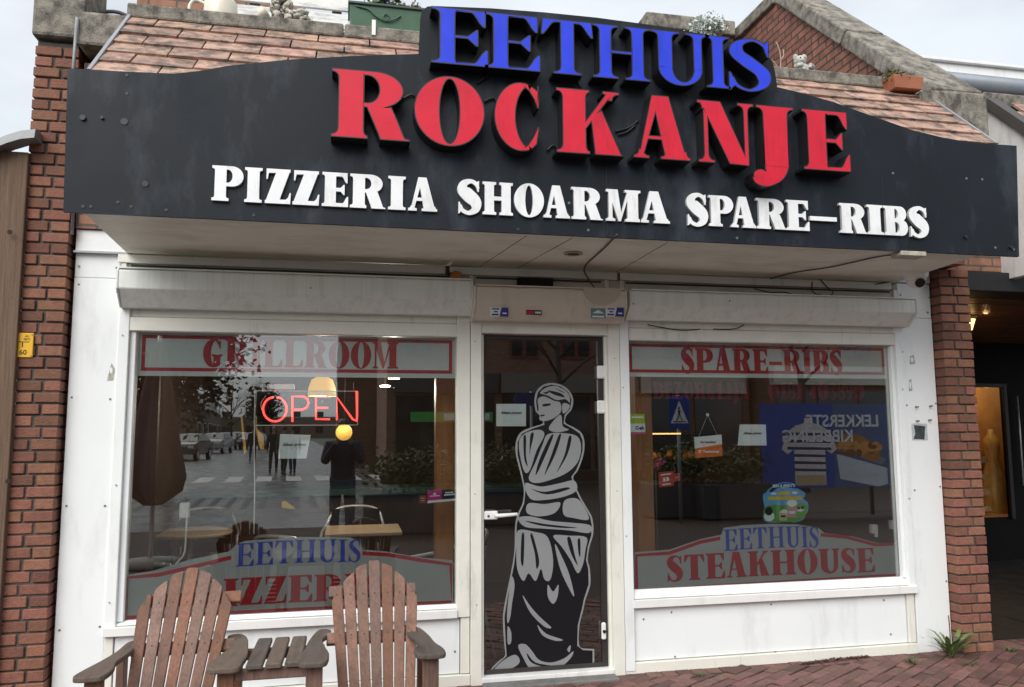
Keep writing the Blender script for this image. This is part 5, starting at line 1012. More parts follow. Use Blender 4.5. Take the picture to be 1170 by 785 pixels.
# terracotta box with a plant
x0, x1 = ox(1014, -.36, 95), ox(1048, -.36, 100)
ZT_ = at(1030, 105, -.36).z
t = thing('terracotta_box', 'terracotta flower box with a low green plant at the right end of the coping', 'planter', ((x0+x1)/2, -.36, ZT_))
b = MB(); b.hull([(x0+.02, -.42, ZT_), (x1-.01, -.42, ZT_), (x1-.01, -.30, ZT_), (x0+.02, -.30, ZT_)], [(x0, -.435, ZT_+.095), (x1, -.435, ZT_+.095), (x1, -.285, ZT_+.095), (x0, -.285, ZT_+.095)]); b.build('box', mat('terracotta', (.36, .13, .07), .75, .2, 8), t, .005); foliage('foliage', mat('moss_green', (.11, .12, .03), .7, .4, 9, island=.4), t, (x0+.08, -.36, ZT_+.105), (.09, .05, .04), 420, .03, 21)
p = at(1055, 82, .3); t = thing('grass_tuft', 'thin pale grass tuft growing out of the sloping coping', 'plant', (p.x, .3, p.z-.08)); b = MB(); rs = random.Random(2)
for k in range(16): q = Vector((p.x+rs.uniform(-.03, .03), .3, p.z-.10)); e = q+Vector((rs.uniform(-.1, .1), rs.uniform(-.05, .05), rs.uniform(.06, .18))); b.poly([q, q+Vector((.008, 0, 0)), e])
b.build('blades', mat('dry_grass', (.26, .28, .16), .8, .3, island=.3), t)
# cat-face clock or stone on the far left? only the stone cap is there
# ================================================================ WEEDS ALONG THE FRONT
def weed(label, px, py, h_, n, seed, m=green_l, spread=.08, wf=.10):
    p = atz(px, py, 0); rs = random.Random(seed); t = thing('weed', label, 'weed', tuple(p), 'weeds along the foot of the shop front'); b = MB()
    for k in range(n):
        a = rs.uniform(0, 6.28); o = p+Vector((rs.uniform(-.02, .02), rs.uniform(-.02, .02), 0)); L_ = h_*rs.uniform(.5, 1.2); d = Vector((math.cos(a), math.sin(a)*.7, 0)); w_ = L_*wf
        sd = d.cross(Vector((0, 0, 1))); prev = None
        for j in range(5):
            u = j/4; c_ = o+d*spread*rs.uniform(.9, 1.1)*u*1.2+Vector((0, 0, L_*(u-.45*u*u))); ww = w_*(.35+1.3*u*(1-u)*1.6)*(1 if j < 4 else .1)
            cur = (c_-sd*ww, c_+sd*ww)
            if prev: b.poly([prev[0], prev[1], cur[1], cur[0]])
            prev = cur
    b.build('leaves', m, t); return t
weed('tall leafy weed between the white panel and the right brick pillar', 1086, 752, .29, 34, 1, mat('weed_green', (.11, .15, .045), .65, .35, 8, island=.4), .17, .06)
b = MB(); p = atz(1086, 752, 0); rs = random.Random(8)
for dx, dz in ((-.02, .30), (.1, .14), (-.12, .12)): b.tube(smooth([tuple(p), (p.x+dx*.4, p.y-.02, dz*.6), (p.x+dx, p.y-.03, dz)], 4), .004, 5)
tw = thing('dry_stalk', 'thin brown dry stalk beside the tall weed', 'weed', tuple(p)); b.build('stalk', mat('dry_stalk_brown', (.12, .08, .05), .8), tw)
weed('low grass weed between pavers left of the tall weed', 1044, 759, .07, 22, 3, spread=.07); weed('flat grass weed in front of the right brick pillar', 1110, 761, .05, 18, 4, spread=.06); weed('grass weed in the paving at the right of the passage step', 1152, 745, .06, 18, 5, spread=.06); weed('small grass weed at the foot of the right white panel', 800, 774, .05, 18, 6, spread=.05)
b = MB(); rs = random.Random(12)
for k in range(420):
    u = rs.random(); q = atz(914+78*u, 760-9*u-3*math.sin(3.14*u)*rs.random(), .008); s_ = rs.uniform(.006, .02); a = rs.uniform(0, 6.28)
    b.poly([q, q+Vector((s_*math.cos(a), s_*math.sin(a), rs.uniform(0, .012))), q+Vector((s_*math.cos(a+1.2), s_*math.sin(a+1.2), rs.uniform(0, .012)))])
tag(b.build('leaf_litter', mat('brown_litter', (.10, .05, .04), .9, .4, 30, island=.5)), 'scatter of dry brown leaf litter along the foot of the right riser', 'leaf litter', kind='stuff')

# ================================================================ INSIDE THE SHOP
for label, px0, px1, Yq in (('varnished pine post inside the right edge of the left window', 498, 519, .35), ('varnished pine post inside the left edge of the right window', 727, 746, .30)):
    x0, x1 = at(px0, 500, Yq).x, at(px1, 500, Yq).x; t = thing('pine_post', label, 'post', ((x0+x1)/2, Yq, 0)); b = MB(); b.box(x0, x1, Yq, Yq+.12, .012, 2.72); b.build('post', orangew, t, .006)
b = MB(); b.box(-1.52, -1.20, .35, .40, .012, 2.7); t = thing('wood_panelling', 'dark reddish wood panelling inside the left edge of the left window', 'panelling', (-1.36, .37, 0)); b.build('panel', mat('mahogany', (.12, .055, .035), .4, .25, 4, stretch=(12, 12, .7)), t)
Yk = 3.2
t = thing('counter', 'dark counter with a green top strip at the back of the dining room', 'counter', (0, Yk, 0)); b = MB(); b.box(-1.5, 2.2, Yk, Yk+.5, .012, .95); b.build('front', darkw, t, .005); b = MB(); b.box(-1.52, 2.25, Yk-.05, Yk+.55, .953, 1.02); b.build('top', mat('green_strip', (.03, .06, .05), .4), t, .006)
t = thing('food_display', 'warm lit glass food display deep inside the right half of the shop', 'display', (3.0, 3.4, 0)); b = MB(); b.box(2.4, 4.2, 3.4, 3.9, .012, .95); b.build('base', darkw, t); b = MB(); b.box(2.4, 4.2, 3.4, 3.9, 1.5, 1.55); b.build('top', blackm, t)
b = MB(); b.box(at(746, 495, 3.42).x, at(778, 495, 3.42).x, 3.42, 3.46, at(760, 496, 3.42).z-.012, at(760, 496, 3.42).z+.012); b.build('lamp_strip', mat('warm_strip', (.9, .6, .3), .5, emit=((1, .5, .16), 1.6)), t)
b = MB(); rs = random.Random(4)
for k in range(26): b.blob((at(740, 520, 3.5).x+rs.random()*.62, 3.5+rs.random()*.3, at(760, 523, 3.5).z+rs.random()*.05), .05, 6)
b.build('pastries', mat('pastry', (.45, .2, .05), .6, .4, 9), t)
# tables and chairs
def cafe_table(px, py, w_px, round_, label):
    z = .75; p = atz(px, py, z); r = w_px/2/F*(p-CAMP).dot(_f)
    t = thing('cafe_table', label, 'table', (p.x, p.y, .012), 'cafe tables behind the left window'); b = MB()
    if round_: b.lathe((p.x, p.y, z), [(r*.99, -.03), (r, -.02), (r, 0)], 32)
    else: b.box(p.x-r, p.x+r, p.y-.3, p.y+.3, z-.03, z)
    b.build('table_top', tabt, t, .005)
    b = MB(); b.tube([(p.x, p.y, .03), (p.x, p.y, z-.03)], .03, 10); b.build('column', alu, t); b = MB()
    for a in (0.8, 2.37, 3.94, 5.5): b.tube([(p.x, p.y, .06), (p.x+.3*math.cos(a), p.y+.3*math.sin(a), .025)], .018, 6)
    b.build('foot', alu, t); return p
pa_ = cafe_table(217, 607, 92, True, 'round wooden cafe table inside the left window, left of the hanging cord')
pb_ = cafe_table(415, 604, 84, False, 'square wooden cafe table behind the EETHUIS lettering of the left window')
def cafe_chair(label):
    t = thing('cafe_chair', label, 'chair', (0, 0, 0), 'aluminium cafe chairs behind the left window')
    b = MB(); b.box(-.22, .22, -.22, .20, .43, .455); b.build('seat', wick, t, .01); b = MB(); R = [[(x, .2+.10*(1-(x/.26)**2), z) for z in (.52, .84)] + [(x, .225+.10*(1-(x/.26)**2), z) for z in (.84, .52)] for x in [-.23+.46*k/8 for k in range(9)]]; b.rings(R); b.build('backrest', wick, t)
    b = MB(); b.tube(smooth([(-.27, -.22, .64), (-.285, -.05, .66), (-.27, .14, .70), (-.20, .28, .83), (0, .335, .86), (.20, .28, .83), (.27, .14, .70), (.285, -.05, .66), (.27, -.22, .64)], 4), .0135, 8); b.build('arm_rail', alu, t)
    for s in (-1, 1):
        b = MB(); b.tube(smooth([(s*.27, -.22, .64), (s*.27, -.27, .6), (s*.25, -.25, .3), (s*.26, -.27, 0)], 4), .0125, 8); b.build('leg', alu, t); b = MB(); b.tube([(s*.22, .27, .78), (s*.22, .24, .44), (s*.25, .34, 0)], .0125, 8); b.build('leg', alu, t)
    return t
ch = cafe_chair('wicker backed cafe chair behind the round table'); ch.location = (pa_.x+.05, pa_.y+.5, .012); ch.rotation_euler.z = .15
def atxy(px, Y): return at(px, 600, Y).x
dup(ch, (atxy(147, .75), .80, .012), 1.75, 'cafe chair at the far left of the window, left of the round table'); dup(ch, (pb_.x-.08, pb_.y+.5, .012), -.1, 'wicker backed cafe chair behind the square table')
dup(ch, (atxy(505, .7), .72, .012), -1.5, 'cafe chair beside the pine post at the right end of the left window'); dup(ch, (atxy(345, 1.05), 1.05, .012), 2.6, 'cafe chair between the two tables, behind the EETHUIS lettering')
# socket box with its white cord
x, z = xz(212, 583, .35); t = thing('cable_box', 'small white cable box with a dangling cord inside the left window', 'cable box', (x, .35, z)); b = MB(); b.box(x-.035, x+.025, .33, .37, z-.05, z+.05); b.build('box', white, t, .006); cable('cord', [at(a, c2, .34) for a, c2 in ((215, 578), (213, 600), (211, 630), (205, 640), (198, 648), (212, 645))], .006, white, t)
# pendant lamps
lampm = mat('lamp_yellow', (.85, .55, .12), .5, emit=((1, .52, .09), .55))
for label, px, py, Yq, r in (('yellow glowing pendant lamp behind the top of the neon sign', 368, 441, 1.9, .12), ('yellow glowing globe lamp just below the neon sign', 393, 494, 2.3, .075)):
    p = at(px, py, Yq); t = thing('pendant_lamp', label, 'lamp', tuple(p), 'glowing lamps inside the left window'); b = MB()
    if r > .1: b.lathe(tuple(p), [(r, -.09), (r*.97, -.02), (r*.75, .055), (r*.3, .085), (.01, .09)], 24)
    else: b.blob(tuple(p), r, 14)
    b.build('shade', lampm, t); b = MB(); b.tube([(p.x, p.y, p.z+.05), (p.x, p.y, 2.72)], .006, 6); b.build('cord', blackm, t)
pl_ = bpy.data.lights.new('pendant_glow', 'POINT'); pl_.energy = 12; pl_.color = (1, .8, .6); pl_.shadow_soft_size = .008; lo = bpy.data.objects.new('pendant_glow', pl_); COL.objects.link(lo); lo.location = at(368, 458, 1.9)
pl_ = bpy.data.lights.new('counter_glow', 'POINT'); pl_.energy = 2.0; pl_.color = (1, .6, .3); pl_.shadow_soft_size = .01; lo = bpy.data.objects.new('counter_glow', pl_); COL.objects.link(lo); lo.location = (3.2, 3.3, 1.35)
flag = mat('yellow_pennant_paper', (.75, .42, .03), .5, .1, 9)
for label, pts in (('narrow yellow paper streamer left of the hanging cord', [(275, 477), (277, 476), (279, 496), (282, 516), (279, 519), (277, 500)]), ('wide yellow paper streamer touching the neon sign panel', [(291, 475), (293, 475), (294, 490), (301, 498), (302, 514), (297, 513), (293, 496)]), ('yellow paper triangle low in the left window', [(322, 573), (326, 572.5), (337, 580), (336, 582), (322, 580)])):
    Yq = .40; P_ = px2(pts, Yq); t = thing('paper_streamer', label, 'streamer', (P_[0][0], Yq, P_[0][1])); flat('paper', [(0, P_)], Yq, [flag], t, thick=.003)
for label, px, py in (('small white plastic holder on the sill side of the right window', 999, 604), ('small white plastic holder nearest the right frame of the right window', 1021, 599)):
    x, z = xz(px, py, .12); t = thing('plastic_holder', label, 'holder', (x, .12, z)); b = MB(); b.box(x-.03, x+.02, .10, .14, z-.035, z+.03); b.box(x-.02, x+.01, .09, .10, z-.06, z-.02); b.build('clip', white, t, .006)
x, z = xz(749, 530, .5); t = thing('pink_flower', 'pink flower head in a pot behind the left of the right window', 'plant', (x, .5, .012)); foliage('petals', mat('pink_petal', (.6, .12, .2), .6, .3, 9, island=.3), t, (x, .5, z), (.06, .05, .035), 240, .03, 31); b = MB(); b.tube([(x, .5, .5), (x, .5, z)], .006, 5); b.build('stem', green_l, t); b = MB(); b.lathe((x, .5, .012), [(.08, 0), (.11, .5)], 14); b.build('pot', MATS['terracotta'], t)
for label, px, py, Yq in (('small white ceiling lamp glowing deep inside the left window, left one', 440, 442, 2.6), ('small white ceiling lamp nearest the dark back wall of the left window', 450, 433, 2.0)):
    p = at(px, py, Yq); t = thing('ceiling_spot', label, 'lamp', (p.x, p.y, 2.72)); b = MB(); b.lathe(tuple(p), [(.05, .0), (.055, .012), (.03, .02)], 16); pl_ = bpy.data.lights.new('spot_light', 'POINT'); pl_.energy = 9; pl_.color = (1, .9, .75); pl_.shadow_soft_size = .008; lo = bpy.data.objects.new('spot_light', pl_); COL.objects.link(lo); lo.location = p-Vector((0, 0, .08)); b.build('lens', mat('spot_glow', (.9, .85, .7), .5, emit=((1, .9, .7), 3)), t); b = MB(); b.tube([(p.x, p.y, p.z+.02), (p.x, p.y, 2.722)], .008, 6); b.build('rod', blackm, t)

# ================================================================ THE STREET BEHIND THE CAMERA (seen mirrored in the panes)
bk = wallbrick; frame_r = mat('red_window_frame', (.18, .03, .03), .5, .1); paneg = mat('dark_window', (.015, .018, .022), .08, .3, spec=.8)
def house(name, label, x0, x1, y0, y1, zt, roofh, m, front='y', nw=3, floors=2, shopf=True, rf=None):
    t = thing(name, label, 'building', ((x0+x1)/2, (y0+y1)/2, 0)); b = MB(); b.box(x0, x1, y0, y1, 0, zt); b.build('wall', m, t)
    if roofh:
        b = MB(); my = (y0+y1)/2; mx_ = (x0+x1)/2
        b.prism([(x0-.2, y0-.3, zt), (x0-.2, y1+.3, zt), (x0-.2, my, zt+roofh)], (x1-x0+.4, 0, 0)) if front == 'y' else b.prism([(x0-.3, y0-.2, zt), (x1+.3, y0-.2, zt), (mx_, y0-.2, zt+roofh)], (0, y1-y0+.4, 0)); b.build('roof', rf or mat('dark_roof', (.06, .05, .05), .8, .3, 3), t)
    else: b = MB(); b.box(x0-.1, x1+.1, y0-.1, y1+.1, zt, zt+.3); b.build('parapet', concrete, t)
    for f in range(1 if shopf else 0, floors):
        for k in range(nw):
            L_ = (x1-x0) if front == 'y' else (y1-y0); c_ = (k+.5)/nw*L_; ww = min(1.5, L_/nw*.55); zb_ = f*2.9+.95
            if front == 'y':
                xc = x0+c_; b = MB(); b.box(xc-ww/2, xc+ww/2, y1, y1+.05, zb_, zb_+1.45); wf = b.build('window', frame_r, t); b = MB()
                for s in (-1, 1): b.box(xc+s*ww/4-ww/4+.06, xc+s*ww/4+ww/4-.06, y1+.05, y1+.056, zb_+.07, zb_+1.38)
                b.build('pane', paneg, wf)
            else:
                yc = y0+c_; xx = x1 if front == 'x+' else x0; s_ = 1 if front == 'x+' else -1; b = MB(); b.box(min(xx, xx+.05*s_), max(xx, xx+.05*s_), yc-ww/2, yc+ww/2, zb_, zb_+1.45); wf = b.build('window', white, t); b = MB(); b.box(min(xx+.05*s_, xx+.056*s_), max(xx+.05*s_, xx+.056*s_), yc-ww/2+.07, yc+ww/2-.07, zb_+.07, zb_+1.38); b.build('pane', paneg, wf)
    return t
YO_ = -19.0
o1 = house('corner_building', 'long brown brick building with dark red windows over shop fronts, across the street', 1.2, 13.2, YO_-8, YO_, 8.6, 0, bk, 'y', 7, 3)
def front(t, x0, x1, sign_m, sgn=None):
    b = MB(); b.box(x0, x1, YO_, YO_+.25, 2.75, 3.35); b.build('shop_fascia', sign_m, t); b = MB()
    n = max(2, int((x1-x0)/1.4)); w_ = (x1-x0)/n
    for k in range(n): b.box(x0+k*w_+.08, x0+(k+1)*w_-.08, YO_+.02, YO_+.06, .35, 2.65)
    b.build('shop_glass', paneg, t); b = MB(); b.box(x0, x1, YO_, YO_+.10, 0, .3); b.build('shop_plinth', darkw, t)
front(o1, 1.4, 4.6, mat('dark_fascia', (.05, .05, .05), .5)); b = MB(); b.box(1.9, 4.4, YO_+.26, YO_+.40, 1.85, 2.15); b.build('green_sign', mat('green_fascia', (.06, .42, .07), .5), o1); b = MB(); b.box(2.9, 4.3, YO_+.401, YO_+.41, 1.9, 2.1); b.build('sign_panel', paper, o1); front(o1, 4.7, 9.2, mat('grey_fascia', (.18, .17, .16), .5)); front(o1, 9.3, 13.0, mat('pale_fascia', (.55, .53, .47), .5))
p = mir(490, 481, 19.0); text('print', 'groene winkel', (3.0, YO_+.26, 3.05), .42, paper, o1, rot=(math.pi/2, 0, math.pi), bold=.006) if False else None
o2 = house('corner_building', 'reddish brick shop building with a pale band, right end of the street across', 13.4, 26, YO_-8, YO_+1.0, 7.2, 2.2, wallbrick, 'y', 6, 2)
b = MB(); b.box(13.4, 26, YO_+1.0, YO_+1.3, 3.0, 3.6); b.build('shop_fascia', MATS['pale_fascia'], o2); b = MB()
for k in range(8): b.box(13.6+k*1.5, 14.9+k*1.5, YO_+1.02, YO_+1.07, .4, 2.8)
b.build('shop_glass', paneg, o2)
hc = [('low row house with a grey roof on the far left of the street', -14.0, 3.6, 2.2, -84), ('gabled row house with a pale front, second along the street', -15.5, 3.8, 2.0, -95), ('gabled house with a dark roof, third along the street', -17, 3.6, 2.2, -106), ('far house at the end of the street', -18, 3.8, 2.0, -117)]
for label, x, zt, rh_, y in hc: house('row_house', label, x-8, x, y, y+9, zt, rh_, mat('house_render_%d' % 1, (.22, .17, .13), .8, .2, 2), 'x+', 3, 2, False)['group'] = 'row houses along the left of the street'
for label, x, zt, y, y2 in (('tall brick terrace on the right side of the street', -2.0, 8.5, -62, -30),): house('terrace_house', label, x+1.6, x+12, y, y2, zt, 0, bk, 'x-', 8, 3, False)
house('far_building', 'wide low building closing the far end of the street', -30, 6, -175, -160, 4, 0, MATS['house_render_1'], 'y', 8, 2, False)
# trees
bark = mat('bark', (.07, .055, .045), .9, .3, 8, .6, 30); rust = mat('autumn_leaf', (.11, .055, .025), .7, .4, 4, island=.5)
def tree(label, x, y, h_, r, leaf=None, n=2500, seed=1, sz=.16, name='street_tree', tk=1.0):
    t = thing(name, label, 'tree', (x, y, 0), 'trees along the street'); rs = random.Random(seed); b = MB(); zt = h_-r*1.5
    b.tube([(x, y, 0), (x+.05, y, zt*.5), (x-.03, y, zt), (x+.05, y, h_*.9)], [.17*tk, .14*tk, .11*tk, .03*tk], 8)
    def br(p, d, L_, rr, lv):
        q = p+d*L_*.5+Vector((0, 0, L_*.06)); e = p+d*L_; b.tube([p, q, e], [rr, rr*.75, rr*.45], 5)
        if lv:
            for _ in range(3 if lv > 1 else 4):
                d2 = (d+Vector((rs.gauss(0, .5), rs.gauss(0, .5), rs.gauss(.15, .35)))).normalized(); br(p+(e-p)*rs.uniform(.4, 1), d2, L_*.62, rr*.5, lv-1)
    for k in range(8):
        a = k*2.4; br(Vector((x, y, zt*.75+(h_-zt)*.55*k/8)), Vector((math.cos(a), math.sin(a), .75)).normalized(), r*.85, .07*tk, 3 if not leaf else 1)
    b.build('trunk', bark, t)
    if leaf: foliage('crown', leaf, t, (x, y, h_-r*1.05), (r*.8, r*.8, r*1.0), n, sz, seed)
    return t
p = mir(196, 420, 19); tree('autumn tree with rusty brown leaves at the left of the street', p.x, p.y, 6.9, 2.3, rust, 16000, 5, .19)
p = mir(264, 480, 62); tree('tall bare tree behind the parked cars', p.x, p.y, 6.2, 2.4, None, 0, 6, tk=.6); p = mir(301, 480, 72); tree('dark evergreen tree further down the street', p.x, p.y, 5.5, 1.7, mat('evergreen_leaf', (.02, .03, .018), .7, .4, 4, island=.4), 2200, 7, .3)
p = mir(905, 430, 13.5); tree('bare branched tree in front of the shops opposite', p.x, p.y+.5, 7.5, 2.6, None, 0, 9, tk=.7); p = mir(640, 430, 15); tree('bare slender tree opposite the door', p.x, p.y, 7.0, 2.2, None, 0, 10, tk=.6)
# parked cars
def car(label, col):
    t = thing('parked_car', label, 'car', (0, 0, 0), 'cars parked along the street'); m = mat('car_paint_'+col[0], col[1], .25, .03, 3, coat=.5)
    pr = [(-2.1, .35), (-2.12, .75), (-2.0, .98), (-1.6, 1.02), (-1.25, 1.38), (-.4, 1.46), (.5, 1.42), (1.1, 1.02), (1.85, .90), (2.08, .72), (2.1, .35)]
    def sec(s): return [(s*(.86 if z < 1.0 else .86-(z-1.0)*.5), y, z) for y, z in pr]
    b = MB(); b.hull(sec(-1), sec(1)); b.build('body', m, t, .05, 2)
    b = MB(); b.prism([(-.78, -1.33, 1.06), (-.78, -1.2, 1.33), (-.78, .45, 1.36), (-.78, .95, 1.06)], (0, 0, 0.0001)) if False else None
    for s in (-1, 1):
        b = MB(); b.poly([(s*.845, -1.45, 1.05), (s*.70, -1.2, 1.35), (s*.70, .48, 1.37), (s*.845, 1.0, 1.05)]); b.build('side_window', paneg, t)
    b = MB(); b.poly([(-.76, 1.13, 1.03), (.76, 1.13, 1.03), (.62, .58, 1.39), (-.62, .58, 1.39)]); b.build('windscreen', paneg, t); b = MB(); b.poly([(-.76, -1.62, 1.04), (.76, -1.62, 1.04), (.62, -1.29, 1.37), (-.62, -1.29, 1.37)]); b.build('rear_window', paneg, t)
    for s in (-1, 1):
        for y in (-1.3, 1.3): b = MB(); b.tube([(s*.70, y, .32), (s*.88, y, .32)], .32, 18); wh = b.build('wheel', blackm, t); b = MB(); b.tube([(s*.87, y, .32), (s*.89, y, .32)], .2, 14); b.build('rim', alu, wh)
        b = MB(); b.box(s*.7-.14, s*.7+.14, 2.03, 2.10, .66, .80); b.build('headlight', silv_d, t, .02); b = MB(); b.box(s*.72-.12, s*.72+.12, -2.14, -2.05, .72, .9); b.build('tail_light', mat('tail_red', (.4, .01, .01), .3), t, .02)
    return t
c1 = car('black parked car nearest on the left of the street', ('black', (.012, .013, .016))); p = mir(214, 525, 42); c1.location = (p.x, p.y, 0); c1.rotation_euler.z = .08
grey_p = mat('car_paint_silver', (.35, .36, .37), .3, .03, 3, coat=.4); red_p = mat('car_paint_dark', (.10, .015, .015), .3, .03, 3, coat=.4); bp_ = MATS['car_paint_black']
for px, Yq, lab, mm in ((246, 56, 'silver parked car behind the black one', grey_p), (262, 68, 'dark red parked car, third in the row', red_p), (272, 82, 'second silver parked car far down the row', grey_p), (289, 66, 'black car standing in the middle of the street', bp_)):
    q = mir(px, 515, Yq); c = dup(c1, (q.x, q.y, 0), .08, lab); setmat(c, bp_, mm)
# closed parasol
p = mir(173, 560, 5.2); t = thing('closed_parasol', 'closed brown parasol standing in the street at the left', 'parasol', (p.x, p.y, 0)); b = MB(); n = 22
R = [[(p.x+r*(1.15-.42*abs(math.sin(4*a)))*math.cos(a), p.y+r*(1.15-.42*abs(math.sin(4*a)))*math.sin(a), z) for a in [6.283*k/48 for k in range(48)]] for r, z in ((.02, 2.75), (.08, 2.6), (.16, 2.1), (.25, 1.5), (.33, 1.05), (.29, .88), (.12, .74), (.10, .72))]
b.s = True; b.rings(R); b.build('canopy', mat('brown_canvas', (.17, .10, .08), .85, .2, 6), t); b = MB(); b.tube([(p.x, p.y, .05), (p.x, p.y, 2.8)], .025, 10); b.build('pole', alu, t); b = MB(); b.lathe((p.x, p.y, 0), [(.35, 0), (.35, .06), (.05, .1)], 20); b.build('base', concrete, t)
# planters with shrubs
bush = mat('shrub_leaf', (.09, .11, .035), .7, .4, 4, island=.5)
def planter(label, x, y, wd, seed):
    t = thing('shrub_planter', label, 'planter', (x, y, 0), 'shrub planters in the street'); b = MB(); b.box(x-wd/2, x+wd/2, y-.35, y+.35, .02, .62); b.build('box', mat('planter_dark', (.035, .045, .06), .6, .2, 4), t, .01); foliage('shrub', bush, t, (x, y, .95), (wd*.48, .4, .36), 1700, .085, seed); return t
for label, px, Yq, wd, sd in (('shrub planter behind the photographer at the right of the street', 470, 7.6, 1.5, 41), ('shrub planter opposite the door', 575, 8.4, 1.3, 42), ('shrub planter opposite the right window, beside the crossing sign', 785, 8.6, 1.5, 43), ('wide shrub planter left of the blue advertising board', 838, 8.2, 1.4, 44)):
    q = mir(px, 560, Yq); planter(label, q.x, q.y, wd, sd)
# traffic signs
Yq = 7.5; q = mir(779, 471, Yq); s_ = .19; t = thing('crossing_sign', 'blue pedestrian crossing sign with a white triangle on a grey pole', 'traffic sign', (q.x, q.y, 0))
b = MB(); b.tube([(q.x, q.y-.05, 0), (q.x, q.y-.05, q.z+.3)], .03, 10); b.build('pole', mat('grey_pole', (.3, .31, .32), .5, .1, metal=.4), t)
b = MB(); b.box(q.x-s_, q.x+s_, q.y-.012, q.y, q.z-s_*1.5, q.z+s_*1.5); b.build('plate', mat('traffic_blue', (.01, .06, .36), .4), t, .01)
def back_flat(name, pts_list, Y, mats, par):
    vo, fo = cdt(pts_list); o = ORG[par.name]; me = bpy.data.meshes.new(name); me.from_pydata([(p_.x-o.x, Y-o.y, p_.y-o.z) for p_ in vo], [], [tuple(f) for f, v in fo]); [me.materials.append(m_) for m_ in mats]
    for pl__, (f, v) in zip(me.polygons, fo): pl__.material_index = v
    ob = bpy.data.objects.new(name, me); COL.objects.link(ob); ob.parent = par; ORG[ob.name] = o; return ob
X = lambda u: q.x-u*s_; Z = lambda v: q.z+v*s_
back_flat('triangle', [(0, [(X(-.85), Z(-1.0)), (X(.85), Z(-1.0)), (X(0), Z(1.05))])], q.y+.0015, [paper], t)
back_flat('walking_mark', [(0, ell(X(.02), Z(.38), .018, .022, 12)), (0, [(X(-.1), Z(.2)), (X(.14), Z(.2)), (X(.1), Z(-.25)), (X(-.06), Z(-.25))]), (0, [(X(-.06), Z(-.2)), (X(.02), Z(-.2)), (X(-.22), Z(-.75)), (X(-.32), Z(-.75))]), (0, [(X(.0), Z(-.2)), (X(.1), Z(-.2)), (X(.34), Z(-.75)), (X(.22), Z(-.75))]), (0, [(X(-.6), Z(-.9)), (X(.6), Z(-.9)), (X(.6), Z(-.8)), (X(-.6), Z(-.8))])], q.y+.003, [black_d], t)
q = mir(603, 456, 9.0); t = thing('direction_sign', 'small dark blue arrow shaped direction sign on a pole', 'sign', (q.x, q.y, 0)); b = MB(); b.prism([(q.x+.16, q.y, q.z+.12), (q.x-.18, q.y, q.z+.12), (q.x-.25, q.y, q.z), (q.x-.18, q.y, q.z-.12), (q.x+.16, q.y, q.z-.12)], (0, -.02, 0)); b.build('plate', mat('sign_navy', (.015, .03, .14), .4), t); b = MB(); b.tube([(q.x+.1, q.y-.05, 0), (q.x+.1, q.y-.05, q.z+.15)], .025, 8); b.build('pole', MATS['grey_pole'], t)
# advertising board with blue ground, words and fried fish
Yb = 8.0; a0 = mir(871, 461, Yb); a1 = mir(1022, 556, Yb); W_ = a1.x-a0.x; H_ = a0.z-a1.z; zb_ = a1.z; yb = a0.y
t = thing('advertising_board', 'blue advertising board for fried fish with white words, across the street', 'board', ((a0.x+a1.x)/2, yb, 0))
U = lambda u, v: (a0.x+W_*u, zb_+H_*v)
b = MB(); b.box(a0.x, a1.x, yb-.06, yb-.002, zb_, a0.z); b.build('panel', blackm, t); b = MB()
for u in (.15, .85): b.box(a0.x+W_*u-.03, a0.x+W_*u+.03, yb-.05, yb-.01, 0, zb_)
b.build('legs', blackm, t)
polys = [(0, [U(0, 0), U(1, 0), U(1, 1), U(0, 1)]), (1, [U(.56, 0), U(1, 0), U(1, 1), U(.56, 1)]), (2, [U(.58, .40), U(.98, .22), U(.98, .03), U(.90, 0), U(.60, .1)]), (3, [U(.57, .47), U(.62, .44), U(.94, .26), U(.98, .33), U(.66, .55)])]
polys += [(4, [U(*c_) for c_ in smooth(pp, 4, True)]) for pp in ([(.58, .5), (.63, .62), (.72, .63), (.80, .60), (.88, .5), (.93, .38), (.88, .3), (.78, .36), (.66, .42)],)]
polys += [(5, [U(*c_) for c_ in smooth(pp, 4, True)]) for pp in ([(.62, .52), (.68, .58), (.72, .52), (.66, .47)], [(.76, .5), (.82, .55), (.86, .46), (.80, .42)], [(.68, .46), (.74, .48), (.74, .42)])]
rs = random.Random(77)
for k in range(22): polys.append((5 if k % 3 else 9, [U(*c_) for c_ in ell(.60+.32*rs.random(), .40+.16*rs.random()*(1 if k % 2 else .6), rs.uniform(.015, .045), rs.uniform(.02, .05), 9)]))
polys += [(6, [U(*c_) for c_ in [(.25, .04), (.25, .46), (.20, .40), (.155, .46), (.20, .66), (.27, .74), (.335, .77), (.34, .83), (.40, .83), (.405, .77), (.47, .74), (.54, .66), (.585, .46), (.54, .40), (.49, .46), (.49, .04)]])]
for k in range(6): polys.append((7, [U(.25 if k < 3 else .20, .20+k*.085), U(.49 if k < 3 else .54, .19+k*.085), U(.49 if k < 3 else .54, .22+k*.085), U(.25 if k < 3 else .20, .235+k*.085)]))
polys += [(8, [U(.26, .03), U(.49, .03), U(.48, .15), U(.26, .15)])]
back_flat('print', polys, yb+.001, [mat('board_blue', (.018, .075, .40), .45, .05), mat('board_slate', (.08, .13, .30), .45, .2, 2), mat('tray_white', (.62, .68, .75), .5), mat('tray_inner', (.22, .25, .3), .5), mat('fried_brown', (.45, .18, .04), .6, .5, 14), mat('fried_gold', (.65, .32, .08), .6, .3, 14), mat('shirt_pale', (.75, .70, .72), .6, .2, 6), mat('shirt_navy', (.03, .04, .12), .6), mat('sand_print', (.6, .45, .25), .6), mat('fried_dark', (.22, .08, .02), .6)], t)
